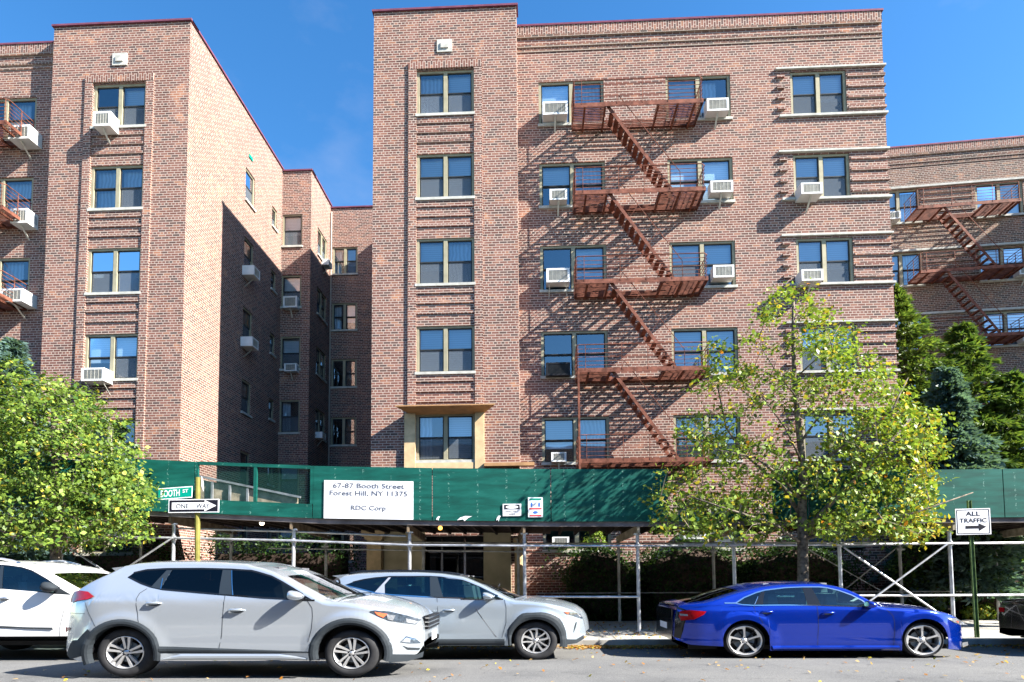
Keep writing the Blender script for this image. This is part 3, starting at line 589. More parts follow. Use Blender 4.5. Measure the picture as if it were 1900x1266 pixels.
for i in range(1, 6):
    FRt.box(bd, -0.62, 4.9, -.1, .08, RT[i] + .02, RT[i] + .10)
    if i == 5: FRt.box(bd, wb[1] - 1.0, wb[1] + 1.5, -.1, .08, RB[i], RB[i] + .08)
    for k in range(5): z = RB[i] + .16 + .25 * k; FRt.box(rb, wa[1] + .03, wb[0] - .03, -.03, .04, z, z + .075)
bd.build('stone_band', 'stone', br); merge(wall_r, rb); wall_r.build('wall', 'brick_brown', br, uv=True)
for i in range(0, 6): window(br, FRt, *wa, RB[i], RT[i], cover=['blind clear', 'drape clear']); window(br, FRt, *wb, RB[i], RT[i], cover=['blind clear', 'blind clear'])

# ------------------------------------------------------------------ air conditioners
def make_ac(kind, w, hgt, dep, strut='centre'):
    t = thing('air_conditioner', 'x', 'air conditioner', (0, 0, 0))
    body = {'w': 'ac_white', 'b': 'ac_black'}[kind]
    m = MB(); b = 0.035
    # local frame: face looks to -Y, back on wall plane y=0
    m.box(-w / 2, w / 2, -dep, -0.0, 0, hgt * .06); m.box(-w / 2, w / 2, -dep, 0, hgt * .94, hgt)
    m.box(-w / 2, -w / 2 + b * .6, -dep, 0, hgt * .06, hgt * .94); m.box(w / 2 - b * .6, w / 2, -dep, 0, hgt * .06, hgt * .94)
    m.box(-w / 2 + b * .6, w / 2 - b * .6, -dep + 0.03, -0.03, hgt * .06, hgt * .94)
    for (x0, x1, z0, z1) in ((-w / 2 + b * .6, w / 2 - b * .6, hgt * .86, hgt * .94), (-w / 2 + b * .6, w / 2 - b * .6, hgt * .06, hgt * .14), (-w / 2 + b * .6, -w / 2 + .06, hgt * .14, hgt * .86), (w / 2 - .06, w / 2 - b * .6, hgt * .14, hgt * .86)):
        m.box(x0, x1, -dep + .002, -dep + .03, z0, z1)
    c = m.build('casing', body, t)
    g = MB(); n = 9
    g.box(-w / 2 + .06, w / 2 - .06, -dep + .022, -dep + .032, hgt * .14, hgt * .86)
    gg = g.build('grille', 'ac_grille' if kind == 'w' else 'sash_dark', t)
    s = MB()
    for k in range(n): z = hgt * (.17 + .075 * k); s.box(-w / 2 + .062, w / 2 - .062, -dep + .008, -dep + .02, z, z + hgt * .022)
    for k in range(1, 5): x = lerp(-w / 2 + .06, w / 2 - .06, k / 5); s.box(x - .004, x + .004, -dep + .004, -dep + .02, hgt * .15, hgt * .85)
    s.build('louvre', 'bracket_metal' if kind == 'w' else 'sash_dark', gg)
    v = MB()
    for k in range(6): y = -dep + .08 + k * .045; v.box(w / 2 + .001, w / 2 + .004, y, y + .02, hgt * .25, hgt * .8)
    v.build('side_vent', 'ac_grille', c)
    if strut:
        q = MB(); xs = [0] if strut == 'centre' else [-w * .38, w * .38]
        for x in xs: q.bar((x, -dep * .85, 0.0), (x, 0.0, -0.30), .05 if strut == 'centre' else .022, .012, up=(0, 1, .3)); 
        q.build('bracket', 'bracket_metal', t)
    return t
protos = {}
def ac(F, px0, px1, pz0, pz1, Yp, label, kind='w', dep=0.38, strut='centre', plane='Y', X=None, group='air conditioners in the windows', sillz=None):
    # front face box in the photo at plane Yp (front of unit)
    if plane == 'Y':
        a = PY(px0, pz1, Yp - dep); b = PY(px1, pz0, Yp - dep); w = abs(b.x - a.x); hgt = b.z - a.z; cx = (a.x + b.x) / 2; z = a.z
        loc = (cx, Yp, z); rz = 0
    key = (kind, round(w, 1), round(hgt, 1), strut, dep)
    if key in protos:
        t = dup(protos[key], loc, rz)
    else:
        t = make_ac(kind, w, hgt, dep, strut); protos[key] = t; t.location = loc; t.rotation_euler = (0, 0, rz)
    tag(t, label, 'air conditioner', group); return t
T, W_, MM = 16.2, 16.55, 16.75
ac(0, 172, 205, 206, 234, T, 'white air conditioner tilted in the sixth floor window of the left bay tower')
ac(0, 150, 193, 682, 707, T, 'white air conditioner on two struts in the third floor window of the left bay tower', strut='two')
ac(0, 15, 55, 231, 258, W_, 'white slatted air conditioner in the sixth floor window at the left edge', dep=.45)
ac(0, 18, 52, 389, 414, W_, 'white air conditioner in the fifth floor window at the left edge')
ac(0, 0, 42, 535, 560, W_, 'wide white air conditioner in the fourth floor window at the left edge', dep=.5)
ac(0, 1007, 1053, 187, 213, MM, 'white air conditioner left of the topmost fire escape landing', dep=.32)
ac(0, 1020, 1052, 350, 371, MM, 'small white air conditioner left of the fifth floor fire escape landing', dep=.3)
ac(0, 1014, 1057, 497, 524, MM, 'white framed air conditioner with a dark back left of the fourth floor landing', dep=.3, strut='two')
ac(0, 1013, 1058, 672, 697, MM, 'black air conditioner left of the third floor fire escape landing', kind='b', dep=.22, strut=None)
ac(0, 1023, 1051, 839, 857, MM, 'small white air conditioner just above the green shed, beside the fire escape pole', dep=.2)
ac(0, 1025, 1056, 996, 1014, MM, 'white air conditioner in the ground floor window under the green shed', dep=.25, strut=None)
ac(0, 1312, 1352, 181, 206, MM, 'white air conditioner right of the topmost fire escape landing', dep=.32)
ac(0, 1319, 1360, 334, 357, MM, 'white air conditioner right of the fifth floor fire escape landing', dep=.3)
ac(0, 1324, 1362, 491, 515, MM, 'white air conditioner with pale grid right of the fourth floor landing', dep=.3, strut=None)
ac(0, 1268, 1310, 985, 1000, MM, 'white air conditioner behind the leaves under the gap in the green shed', dep=.3, strut=None)
ac(0, 1487, 1526, 338, 360, MM, 'white air conditioner in the fifth floor window near the right corner', dep=.4)
ac(0, 1489, 1526, 499, 521, MM, 'white air conditioner in the fourth floor window near the right corner, above the tree', dep=.4)
ac(0, 525, 551, 549, 571, CY1, 'white air conditioner in the fourth floor window at the back of the court', dep=.25)
ac(0, 527, 550, 674, 689, CY1, 'white air conditioner in the third floor window at the back of the court', dep=.25)
def ac_side(px, py, X, label, w=.45, hgt=.33, dep=.42, strut='centre'):
    q = PX(px, py, X); key = ('w', round(w, 1), round(hgt, 1), strut, dep)
    t = dup(protos[key], (X, q.y, q.z), PI / 2) if key in protos else make_ac('w', w, hgt, dep, strut)
    protos.setdefault(key, t); t.location = (X, q.y, q.z); t.rotation_euler = (0, 0, PI / 2)
    tag(t, label, 'air conditioner', 'air conditioners in the windows')
ac_side(455, 516, XLR, 'white air conditioner jutting from the shaded court side wall, fourth floor')
ac_side(452, 647, XLR, 'white air conditioner jutting from the shaded court side wall, third floor')
ac_side(600, 496, X2, 'white air conditioner jutting into the back corner of the court, fifth floor', hgt=.25, dep=.3, w=.4)
ac_side(588, 815, X2, 'white air conditioner jutting into the back corner of the court, second floor', hgt=.25, dep=.3, w=.4)
def ac_right(u, z, w, hgt, label):
    p = FRt.P(u, 0, z); key = ('w', round(w, 1), round(hgt, 1), 'centre', .35)
    t = dup(protos[key], p, FRt.a) if key in protos else make_ac('w', w, hgt, .35)
    protos.setdefault(key, t); t.location = p; t.rotation_euler = (0, 0, FRt.a); tag(t, label, 'air conditioner', 'air conditioners in the windows')
ac_right(-0.15, RB[5] + .05, .55, .3, 'white air conditioner half hidden by the building corner, in the set back right block')
ac_right(4.45, RB[4] + .08, .6, .34, 'white air conditioner at the right edge, fifth floor of the set back block')
ac_right(4.45, RB[3] + .08, .6, .34, 'white air conditioner at the right edge, fourth floor of the set back block')

# ------------------------------------------------------------------ fire escapes
def fire_escape(F, zs, u0, u1, dep, base, label, pole=None, stairs=True, su=(1.0, 2.72), railh=0.70):
    t = thing('fire_escape', label, 'fire escape', base)
    for k, z in enumerate(zs):
        m = MB(); full = (k == len(zs) - 1)
        hu0, hu1 = u0 + su[0] - 0.05, u0 + su[0] + 1.35; hd0, hd1 = dep - 0.62, dep - 0.06
        # perimeter flats and bearers
        F.box(m, u0, u1, dep - .014, dep, z - .06, z + .055); F.box(m, u0, u0 + .012, .02, dep - .012, z - .055, z + .04); F.box(m, u1 - .012, u1, .02, dep - .012, z - .055, z + .04); F.box(m, u0 + .012, u1 - .012, .02, .035, z - .05, z)
        for u in [u0 + .28, u0 + .85, (hu1 + .02), hu1 + .55, u1 - .25]: F.box(m, u, u + .05, .0, dep - .013, z - .085, z - .03)
        n = 15
        for j in range(n):
            d = .05 + (dep - .1) * j / (n - 1)
            inh = (not full) and hd0 - .01 < d < hd1 + .01
            segs = [(u0 + .013, u1 - .013)] if not inh else [(u0 + .013, hu0), (hu1, u1 - .013)]
            for a, b in segs: F.box(m, a, b, d - .012, d + .012, z - .016, z + .006)
        pf = m.build('landing', 'rust', t)
        r = MB()
        hs_ = [railh * q for q in (0.2, .36, .52, .68, .84)]
        for hh in hs_:
            r.bar(F.P(u0 + .02, dep - .02, z + hh), F.P(u1 - .05, dep - .02, z + hh), .012); r.bar(F.P(u0 + .006, .02, z + hh), F.P(u0 + .006, dep - .02, z + hh), .012); r.bar(F.P(u1 - .01, .02, z + hh), F.P(u1 - .01, dep - .05, z + hh), .012)
        r.tube([F.P(u0, 0, z + railh), F.P(u0, dep - .06, z + railh), F.P(u0 + .05, dep, z + railh), F.P(u1 - .1, dep, z + railh), F.P(u1, dep - .08, z + railh), F.P(u1, 0, z + railh)], .014, 6)
        for u in (u0 + .02, u0 + .22, u0 + 1.2, u0 + 1.9, u0 + 2.6, u1 - .06): r.bar(F.P(u, dep, z), F.P(u, dep, z + railh), .014)
        for d in (.05, dep * .5): r.bar(F.P(u1, d, z), F.P(u1, d, z + railh), .018); r.bar(F.P(u0, d, z), F.P(u0, d, z + railh), .018)
        r.build('railing', 'rust', pf)
        if k < len(zs) - 1 and stairs:
            z2 = zs[k + 1]; s = MB(); a, b = u0 + su[0], u0 + su[1] ; d0, d1 = hd0 + .04, hd1 - .02
            for d in (d0, d1): s.bar(F.P(a, d, z), F.P(b, d, z2 + .02), .018, .085)
            st = s.build('stair', 'rust', t); tr = MB(); n = 13
            for j in range(1, n):
                q = j / n; u = lerp(a, b, q); zz = lerp(z, z2, q); F.box(tr, u - .09, u + .05, d0, d1, zz - .01, zz + .006); F.box(tr, u - .09, u - .075, d0, d1, zz - .035, zz - .01)
            tr.build('tread', 'rust', st)
            h = MB(); h.tube([F.P(a + .25, d1, z + .02), F.P(a + .32, d1, z + .28), F.P(b + .22, d1, z2 + .55), F.P(b + .22, d1, z2 + .02)], .011, 5)
            for q in (.3, .6): u = lerp(a, b, q); zz = lerp(z, z2, q); h.bar(F.P(u, d1, zz), F.P(u + .25, d1, zz + .38), .009)
            h.build('handrail', 'rust', st)
    if pole:
        p = MB(); p.bar(F.P(pole[0], dep - .02, pole[1]), F.P(pole[0], dep - .02, pole[2]), .055); p.build('drop_pole', 'rust', t)
    return t
fe = fire_escape(FT_M, [14.42, 11.90, 9.37, 6.90, 4.42], 1.17, 4.74, 0.93, (2.9, 16.75, 0), 'rusty red fire escape with zigzag stairs on the middle building', pole=(1.20, 2.7, 6.9), su=(0.95, 2.68))
fire_escape(FRt, [15.10, 12.62, 10.08, 7.52], 0.42, 3.98, 0.93, (15.5, 22.7, 0), 'rusty fire escape half in shade on the set back block at the far right', su=(0.95, 2.68))
u1 = PY(9, 280, 15.6).x
fire_escape(FT_W, [14.42, 11.90, 9.37, 6.90, 4.42], u1 - 3.57, u1, 0.93, (u1 - 1.8, 16.55, 0), 'rusty fire escape cut off by the left edge of the photo', su=(0.95, 2.68))
# ------------------------------------------------------------------ ground, kerb, pavement
g = MB(); ys = [-60, -4, 0, 2, 4, 6, 8, 9.5, 11.1]; xs = [-60, -20, 0, 20, 60]
def crown(y): return max(0.0, 0.17 * (1 - ((y - 4.6) / 5.0) ** 2))
ys = [-1.9 + k * 0.5 for k in range(27)]
for a, b in zip(ys, ys[1:]):
    for c, d in zip(xs, xs[1:]): g.quad((c, a, crown(a)), (d, a, crown(a)), (d, b, crown(b)), (c, b, crown(b)))
tag(g.build('road', 'asphalt', base=(0, 0, 0), smooth=True), kind='structure')
g = MB(); g.quad((-400, -400, -0.03), (400, -400, -0.03), (400, 400, -0.03), (-400, 400, -0.03)); tag(g.build('ground', 'soil', base=(0, 0, 0)), kind='structure')
g = MB()
for k in range(-20, 20): x = k * 3.0; g.box(x + .004, x + 2.996, 11.13, 11.28, -0.05, 0.115)
tag(g.build('kerb', 'concrete', base=(0, 0, 0)), kind='structure')
g = MB(); g.quad((-60, 11.28, .112), (60, 11.28, .112), (60, 15.35, .17), (-60, 15.35, .17)); g.quad((-60, 11.28, -.05), (60, 11.28, -.05), (60, 11.28, .112), (-60, 11.28, .112))
g.quad((-4.4, 15.35, .17), (-.5, 15.35, .17), (-.5, 16.9, .18), (-4.4, 16.9, .18)); tag(g.build('pavement', 'paving', base=(0, 0, 0)), kind='structure')
g = MB()
for a, b in ((-60, -4.4), (-.5, 60)): g.quad((a, 15.35, .15), (b, 15.35, .15), (b, 30, .2), (a, 30, .2))
tag(g.build('garden_bed', 'soil', base=(0, 0, 0)), kind='structure')
g = MB(); g.quad((-60, -8, .12), (60, -8, .12), (60, -1.9, .1), (-60, -1.9, .1)); tag(g.build('far_pavement', 'paving', base=(0, 0, 0)), kind='structure')

# ------------------------------------------------------------------ sidewalk shed
shed = thing('sidewalk_shed', 'long green plywood sidewalk shed on galvanised pipe posts in front of the buildings', 'sidewalk shed', (0, 13, 0.12))
YO, YI, YF = 12.6, 15.05, 12.38
ZB = [(-11, 2.93), (-8.4, 2.787), (-4.5, 2.568), (-2.2, 2.508), (.4, 2.456), (2.76, 2.431), (8.3, 2.447), (13, 2.43)]
ZT = [(-11, 4.03), (-8.8, 3.93), (-7.37, 3.84), (-4.76, 3.708), (-2.2, 3.623), (.42, 3.562), (2.78, 3.527), (7.8, 3.431), (13, 3.43)]
ZR = [(-11, 2.30), (-8.4, 2.22), (-5.2, 2.12), (-2.7, 2.0), (-.24, 1.96), (2.15, 1.937), (5, 1.927), (13, 1.93)]
zb = lambda x: interp(ZB, x); zt = lambda x: interp(ZT, x); zr = lambda x: interp(ZR, x)
px = lambda p, y=910: PY(p, y, YF).x
def panel(a, b, lo=0.0, hi=None, mat='ply_green', name='plywood_panel', y=YF, th=.03):
    m = MB(); a += .009; b -= .009
    z = lambda x, k: (zb(x) + lo) if not k else ((zt(x)) if hi is None else zb(x) + hi)
    m.v = [(x, yy, z(x, k)) for x in (a, b) for yy in (y, y + th) for k in (0, 1)]
    m.f = [(0, 1, 5, 4), (2, 6, 7, 3), (0, 2, 3, 1), (4, 5, 7, 6), (1, 3, 7, 5), (0, 4, 6, 2)]; m.m = [0] * 6
    return m.build(name, mat, shed)
xp = [px(p) for p in (-140, 60, 240, 360)]
for a, b in zip(xp, xp[1:]): panel(a, b)
x0, xm_, x1 = px(362), px(473), px(580)
panel(x0, x1, 0, 0.30)                       # low board under the open mesh bay
fr = MB()
for x in (x0 + .02, xm_, x1 - .02): fr.box(x - .035, x + .035, YF + .0, YF + .05, zb(x) + .305, zt(x) - .0)
fr.bar((x0 + .06, YF + .02, zt(x0) - .03), (x1 - .06, YF + .02, zt(x1) - .03), .05, .07); fr.build('mesh_frame', 'ply_green', shed)
def netmat():
    m = bpy.data.materials.new('netting'); m.use_nodes = True; nt = m.node_tree; nt.nodes.clear(); M['netting'] = m
    out = N(nt, 'ShaderNodeOutputMaterial'); tr = N(nt, 'ShaderNodeBsdfTransparent'); df = N(nt, 'ShaderNodeBsdfDiffuse'); df.inputs['Color'].default_value = (0.015, 0.05, 0.04, 1)
    mix = N(nt, 'ShaderNodeMixShader', i_Fac=0.42); L(nt, tr.outputs[0], mix.inputs[1]); L(nt, df.outputs[0], mix.inputs[2]); L(nt, mix.outputs[0], out.inputs[0])
netmat()
nm = MB()
for a, b in ((x0 + .055, xm_ - .035), (xm_ + .035, x1 - .055)): nm.quad((a, YF + .045, zb(a) + .3), (b, YF + .045, zb(b) + .3), (b, YF + .045, zt(b) - .06), (a, YF + .045, zt(a) - .06)); nm.build('debris_netting', 'netting', shed); nm = MB()
for a, b in ((580, 802), (802, 1022), (1022, 1240)): panel(px(a), px(b))
panel(px(1240), px(1432), 0, .14)
for a, b in ((1432, 1500), (1500, 1640), (1640, 1862), (1862, 2060), (2060, 2300)): panel(px(a), px(b))
# ragged trim: dark steel edge under the panels
m = MB(); xs_ = [-11, -8.4, -4.5, -2.2, .4, 2.76, 8.3, 13]
for a, b in zip(xs_, xs_[1:]): m.bar((a, YF + .09, zb(a) - .05), (b, YF + .09, zb(b) - .05), .1, .10)
m.build('edge_beam', 'steel_face', shed)
m = MB(); nb = 0
for a, b in zip(xs_, xs_[1:]):
    ye = 15.25 if a >= .3 else 16.15
    m.v += [(a, YF + .04, zb(a) + .03), (b, YF + .04, zb(b) + .03), (b, ye, zb(b) + .03), (a, ye, zb(a) + .03), (a, YF + .04, zb(a) + .08), (b, YF + .04, zb(b) + .08), (b, ye, zb(b) + .08), (a, ye, zb(a) + .08)]
    i = len(m.v) - 8; m.f += [(i, i + 1, i + 2, i + 3), (i + 4, i + 7, i + 6, i + 5), (i, i + 4, i + 5, i + 1), (i + 3, i + 2, i + 6, i + 7)]; m.m += [0] * 4
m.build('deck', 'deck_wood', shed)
j = MB()
for k in range(60):
    x = -11 + k * .4
    if x > 13: break
    j.bar((x, 12.8, zb(x) - .03), (x, 15.2, zb(x) - .03), .05, .1)
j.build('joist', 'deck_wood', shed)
PO = [-13.0, -10.42, -7.897, -5.233, -2.707, -0.243, 2.147, 4.045 + .1, 6.315, 8.552, 10.9]
PI_ = [-12.6, -10.3, -7.9, -5.4, -2.876, -.45, 2.085, 4.443, 6.731, 9.004, 11.3]
def post(x, y, zt_, mat):
    p = MB(); p.tube([(x, y, .13), (x, y, zt_)], .038, 10); p.tube([(x, y, zt_), (x, y, zt_ + .03)], .075, 4); o = p.build('post', mat, shed)
    b = MB(); b.box(x - .09, x + .09, y - .09, y + .09, .145, .16); b.build('base_plate', mat, o)
    c = MB(); z = zr(x); c.tube([(x, y, z - .045), (x, y, z + .05)], .055, 8); c.bar((x - .09, y - .05, z), (x + .09, y - .05, z), .05, .04); c.build('clamp', mat, o)
for x in PO: post(x, YO, zb(x) - .26, 'galv')
for x in PI_: post(x, YI, zb(x) - .22, 'galv_old')
for x, x2 in zip(PO, PI_):
    p = MB(); za = zb(x) - .16; p.bar((x, 12.44, za), (x2, 15.3, za - .03), .05, .17); p.build('cross_beam', 'lumber' if x < 1.5 else 'lumber_pale', shed)
def rail(pts, r=.024, mat='galv'): p = MB(); p.tube(pts, r, 8); p.build('rail', mat, shed)
yy = YO - .06
rail([(x, yy, zr(x)) for x in (-13, -8.45, -5.2, -2.7, -.24, 2.15, 4.2)]); rail([(x, yy, zr(x) + (0.03 if x < 4.6 else 0)) for x in (3.1, 5.1)], .027)
rail([(x, yy - .004, zr(x)) for x in (5.0, 6.3, 8.55, 13)])
rail([(-.35, yy, .885), (2.15, yy, .87)]); rail([(4.6, yy, .87), (8.55, yy, .866), (13, yy, .866)])
rail([(-7.9, YO + .06, zr(-7.9) + .22), (-5.2, YO + .06, zr(-5.2) + .20), (-2.8, YO + .06, zr(-2.7) + .20)], .022, 'galv_old')
rail([(-8, YI - .06, zr(-8) + .12), (0, YI - .06, 2.15), (13, YI - .06, 2.08)], .022, 'galv_old'); rail([(-6.9, YI - .06, 2.1), (0.4, YI - .06, 1.93)], .018, 'galv_old'); rail([(0, YI - .06, .9), (13, YI - .06, .88)], .014, 'galv_old')
def brace(a, b, r=.02, mat='galv'): p = MB(); p.tube([a, b], r, 8); p.build('brace', mat, shed)
A = PY(1566, 1016, YO - .1); B_ = PY(1745, 1140, YO - .1); brace(A, B_); A = PY(1757, 1010, YO - .14); B_ = PY(1560, 1155, YO - .14); brace(A, B_)
A = PY(320, 998, YO - .1); B_ = PY(150, 1110, YO - .1); brace(A, B_); A = PY(118, 1010, YO - .14); B_ = PY(300, 1130, YO - .14); brace(A, B_)
A = PY(1500, 1020, YI); B_ = PY(1650, 1105, YI); brace(A, B_, .014, 'galv_old'); A = PY(1672, 1010, YI); B_ = PY(1560, 1100, YI); brace(A, B_, .014, 'galv_old')
for pxx, pyy, mt in ((486, 971, 'bulb_white'), (817, 980, 'bulb_amber')):
    c = PY(pxx, pyy, 13.2); b = MB(); b.tube([(c.x, c.y, c.z + .06), (c.x, c.y, zb(c.x))], .012, 6); o = b.build('lamp_holder', 'ac_black', shed); b = MB(); b.sphere(c, .05, .05, .05); b.build('bulb', mt, o, smooth=True)
# sloping bridge deck seen through the mesh bay
sb = MB(); a = PY(372, 890, 14.6); b = PY(552, 925, 14.6); c = PY(372, 960, 14.6)
sb.prism([(a.x - 2.5, a.z + .55), (a.x, a.z), (b.x, b.z), (b.x, b.z - .45), (a.x - 2.5, b.z - .45)], 14.6, 14.65, lambda x, z, d: (x, d, z)); ob = sb.build('ramp_parapet', 'lumber_pale', shed)
rr = MB(); rr.bar((a.x - 2.5, 14.55, a.z + .62), (b.x + .1, 14.55, b.z + .02), .05, .05)
for pxx in (392, 425, 458): q = PY(pxx, 900, 14.5); zz = lerp(a.z, b.z, (q.x - a.x) / (b.x - a.x)); rr.bar((q.x, 14.55, b.z - .45), (q.x, 14.55, zz), .05)
rr.build('ramp_rail', 'galv', ob)
# paper and paint scraps hanging from the panel edge
for pxx, w_, h_ in ((813, .045, .09), (862, .16, .10), (925, .05, .12)):
    s = MB(); p = PY(pxx, 962, YF - .01); s.prism([(-w_, -h_ * .4), (-w_ * .2, -h_ * .2), (0, -h_ * .6), (w_ * .5, h_ * .1), (w_, h_ * .4), (w_ * .1, h_ * .5), (-w_ * .6, h_ * .15)], 0, .004, lambda x, z, d: (p.x + x, p.y - d, p.z + z)); s.build('torn_sheet', 'sign_white', shed)

# ------------------------------------------------------------------ signs
def signbox(name, label, cat, pxs, pys, Y, mat, th=.012, slant=0.0):
    a = PY(pxs[0], pys[1], Y); b = PY(pxs[1], pys[0], Y); o = thing(name, label, cat, ((a.x + b.x) / 2, Y, a.z))
    f = lambda u, z, d: (u, Y - d, z + slant * (u - a.x)); m = MB()
    m.prism([(a.x, a.z), (b.x, a.z), (b.x, b.z), (a.x, b.z)], 0, th, f); m.build('board', mat, o)
    return o, a, b, f
o, a, b, f = signbox('sign_board', 'large white board with the street address and RDC Corp on the green shed', 'sign', (601, 767), (889, 962), YF - .01, 'sign_white', slant=-.028)
W = b.x - a.x; H = b.z - a.z; t = MB(); cx = (a.x + b.x) / 2
addtext(t, '67-87 Booth Street', cx, a.z + H * .80, W * .80, H * .13, f, .016, bold=.012); addtext(t, 'Forest Hill, NY 11375', cx, a.z + H * .585, W * .87, H * .15, f, .016, bold=.012); addtext(t, 'RDC Corp', cx, a.z + H * .19, W * .39, H * .16, f, .016, bold=.012)
t.build('lettering', 'ink_grey', o, fixn=False)
o, a, b, f = signbox('warning_sign', 'small white hard hat area sign with black oval on the green shed', 'sign', (933, 967), (935, 958), YF - .01, 'sign_white')
W = b.x - a.x; H = b.z - a.z; cx = (a.x + b.x) / 2; t = MB()
t.prism([(a.x + W * .08, a.z + H * .55), (b.x - W * .08, a.z + H * .55), (b.x - W * .08, a.z + H * .92), (a.x + W * .08, a.z + H * .92)], .013, .015, f)
addtext(t, 'HARD HAT', cx, a.z + H * .30, W * .7, H * .15, f, .016); addtext(t, 'AREA', cx, a.z + H * .08, W * .35, H * .15, f, .016); t.build('lettering', 'ink_black', o, fixn=False)
t = MB(); t.prism([(cx + W * .34 * math.cos(k * PI / 8), a.z + H * .735 + H * .14 * math.sin(k * PI / 8)) for k in range(16)], .0155, .018, f); t.build('oval', 'sign_white', o)
o, a, b, f = signbox('notice_sign', 'upright white notice with green heading, two figures and red lines', 'sign', (980, 1007), (923, 960), YF - .01, 'sign_white')
W = b.x - a.x; H = b.z - a.z; cx = (a.x + b.x) / 2
t = MB(); t.prism([(a.x + W * .1, a.z + H * .86), (b.x - W * .1, a.z + H * .86), (b.x - W * .1, a.z + H * .95), (a.x + W * .1, a.z + H * .95)], .013, .015, f); t.build('green_heading', 'sign_green', o)
t = MB(); t.prism([(a.x + W * .08, a.z + H * .39), (b.x - W * .08, a.z + H * .39), (b.x - W * .08, a.z + H * .46), (a.x + W * .08, a.z + H * .46)], .013, .015, f); t.prism([(a.x + W * .1, a.z + H * .04), (b.x - W * .1, a.z + H * .04), (b.x - W * .1, a.z + H * .11), (a.x + W * .1, a.z + H * .11)], .013, .015, f); t.build('red_lines', 'sign_red', o)
t = MB()
for xx in (.24, .76): u = a.x + W * xx; t.prism([(u - .015, a.z + H * .52), (u + .015, a.z + H * .52), (u + .02, a.z + H * .68), (u, a.z + H * .76), (u - .02, a.z + H * .68)], .013, .015, f)
t.prism([(cx + W * .17 * math.cos(k * PI / 5), a.z + H * .24 + H * .07 * math.sin(k * PI / 5)) for k in range(10)], .013, .015, f); t.build('blue_figures', 'sign_blue', o)
# street name and one way signs on a yellow pole
YP = 11.6
pa = PY(367, 886, YP); base = (PY(366, 1040, YP).x + .03, YP, .13)
sp = thing('sign_pole', 'yellow pole carrying the street name and one way signs', 'pole', base)
m = MB(); m.tube([base, (pa.x, YP, pa.z)], .05, 10); m.build('pole', 'pole_yellow', sp)
o, a, b, f = signbox('one_way_sign', 'black and white ONE WAY sign with right pointing arrow on the yellow pole', 'sign', (313, 407), (926, 952), YP - .06, 'sign_white', slant=.0)
W = b.x - a.x; H = b.z - a.z; r_ = lambda x0, x1, z0, z1: [(a.x + W * x0, a.z + H * z0), (a.x + W * x1, a.z + H * z0), (a.x + W * x1, a.z + H * z1), (a.x + W * x0, a.z + H * z1)]
t = MB(); t.prism(r_(.02, .98, .07, .93), .013, .015, f); t.build('black_field', 'ink_black', o)
t = MB(); P_ = lambda x, z: (a.x + W * x, a.z + H * z); t.prism([P_(.07, .24), P_(.72, .24), P_(.72, .08), P_(.95, .5), P_(.72, .92), P_(.72, .76), P_(.07, .76)], .016, .018, f); t.build('arrow', 'sign_white', o)
t = MB(); addtext(t, 'ONE', a.x + W * .28, a.z + H * .33, W * .25, H * .33, f, .021); addtext(t, 'WAY', a.x + W * .69, a.z + H * .33, W * .26, H * .33, f, .021); t.build('lettering', 'ink_black', o, fixn=False)
o, a, b, f = signbox('street_name_sign', 'green BOOTH ST street name sign with white border, left of the yellow pole', 'sign', (294, 357), (906, 928), YP - .05, 'sign_white', slant=.06)
W = b.x - a.x; H = b.z - a.z; t = MB(); t.prism(r_(0.0, 1.0, .09, .91) if False else [(a.x + .004, a.z + H * .09), (b.x - .004, a.z + H * .09), (b.x - .004, a.z + H * .91), (a.x + .004, a.z + H * .91)], .013, .015, f); t.build('green_field', 'sign_green', o)
t = MB(); addtext(t, 'BOOTH', a.x + W * .36, a.z + H * .2, W * .56, H * .6, f, .018, bold=.02); addtext(t, 'ST', a.x + W * .81, a.z + H * .46, W * .17, H * .3, f, .018, bold=.02); t.build('lettering', 'sign_white', o, fixn=False)
c0 = PY(367, 893, YP); bl2 = thing('street_name_sign', 'pale street name blade seen almost edge on, right of the yellow pole', 'sign', (c0.x, YP, c0.z))
t = MB(); e1 = PY(368, 893, YP); e2 = PY(377, 905, YP + .9); t.prism([(0, -.1), (1, -.1), (1, .1), (0, .1)], 0, .012, lambda s, z, d: (lerp(e1.x + .06, e2.x, s) + d, lerp(YP, YP + .9, s), lerp(e1.z, e2.z, s) + z)); t.build('board', 'sign_white', bl2)
# all traffic sign
b0 = PY(1812, 1184, 11.45); t0 = PY(1797, 929, 11.45)
gp = thing('sign_pole', 'leaning dark green metal pole carrying the ALL TRAFFIC sign', 'pole', (b0.x, 11.45, .12))
m = MB(); m.bar((b0.x, 11.45, .11), (t0.x, 11.45, t0.z), .055, .03, up=(0, 1, 0)); m.bar((b0.x + .03, 11.43, .11), (t0.x + .03, 11.43, t0.z), .01, .03, up=(0, 1, 0)); m.bar((b0.x - .03, 11.43, .11), (t0.x - .03, 11.43, t0.z), .01, .03, up=(0, 1, 0)); m.build('pole', 'pole_green', gp)
o, a, b, f = signbox('traffic_sign', 'white ALL TRAFFIC sign with black right arrow on the green pole', 'sign', (1774, 1836), (944, 993), 11.38, 'sign_white', slant=.015)
W = b.x - a.x; H = b.z - a.z; t = MB()
for q in (r_(.04, .96, .035, .06), r_(.04, .96, .94, .965), r_(.03, .05, .06, .94), r_(.95, .97, .06, .94)): t.prism(q, .013, .015, f)
P_ = lambda x, z: (a.x + W * x, a.z + H * z); t.prism([P_(.27, .23), P_(.65, .23), P_(.65, .13), P_(.87, .29), P_(.65, .43), P_(.65, .34), P_(.27, .34)], .013, .015, f)
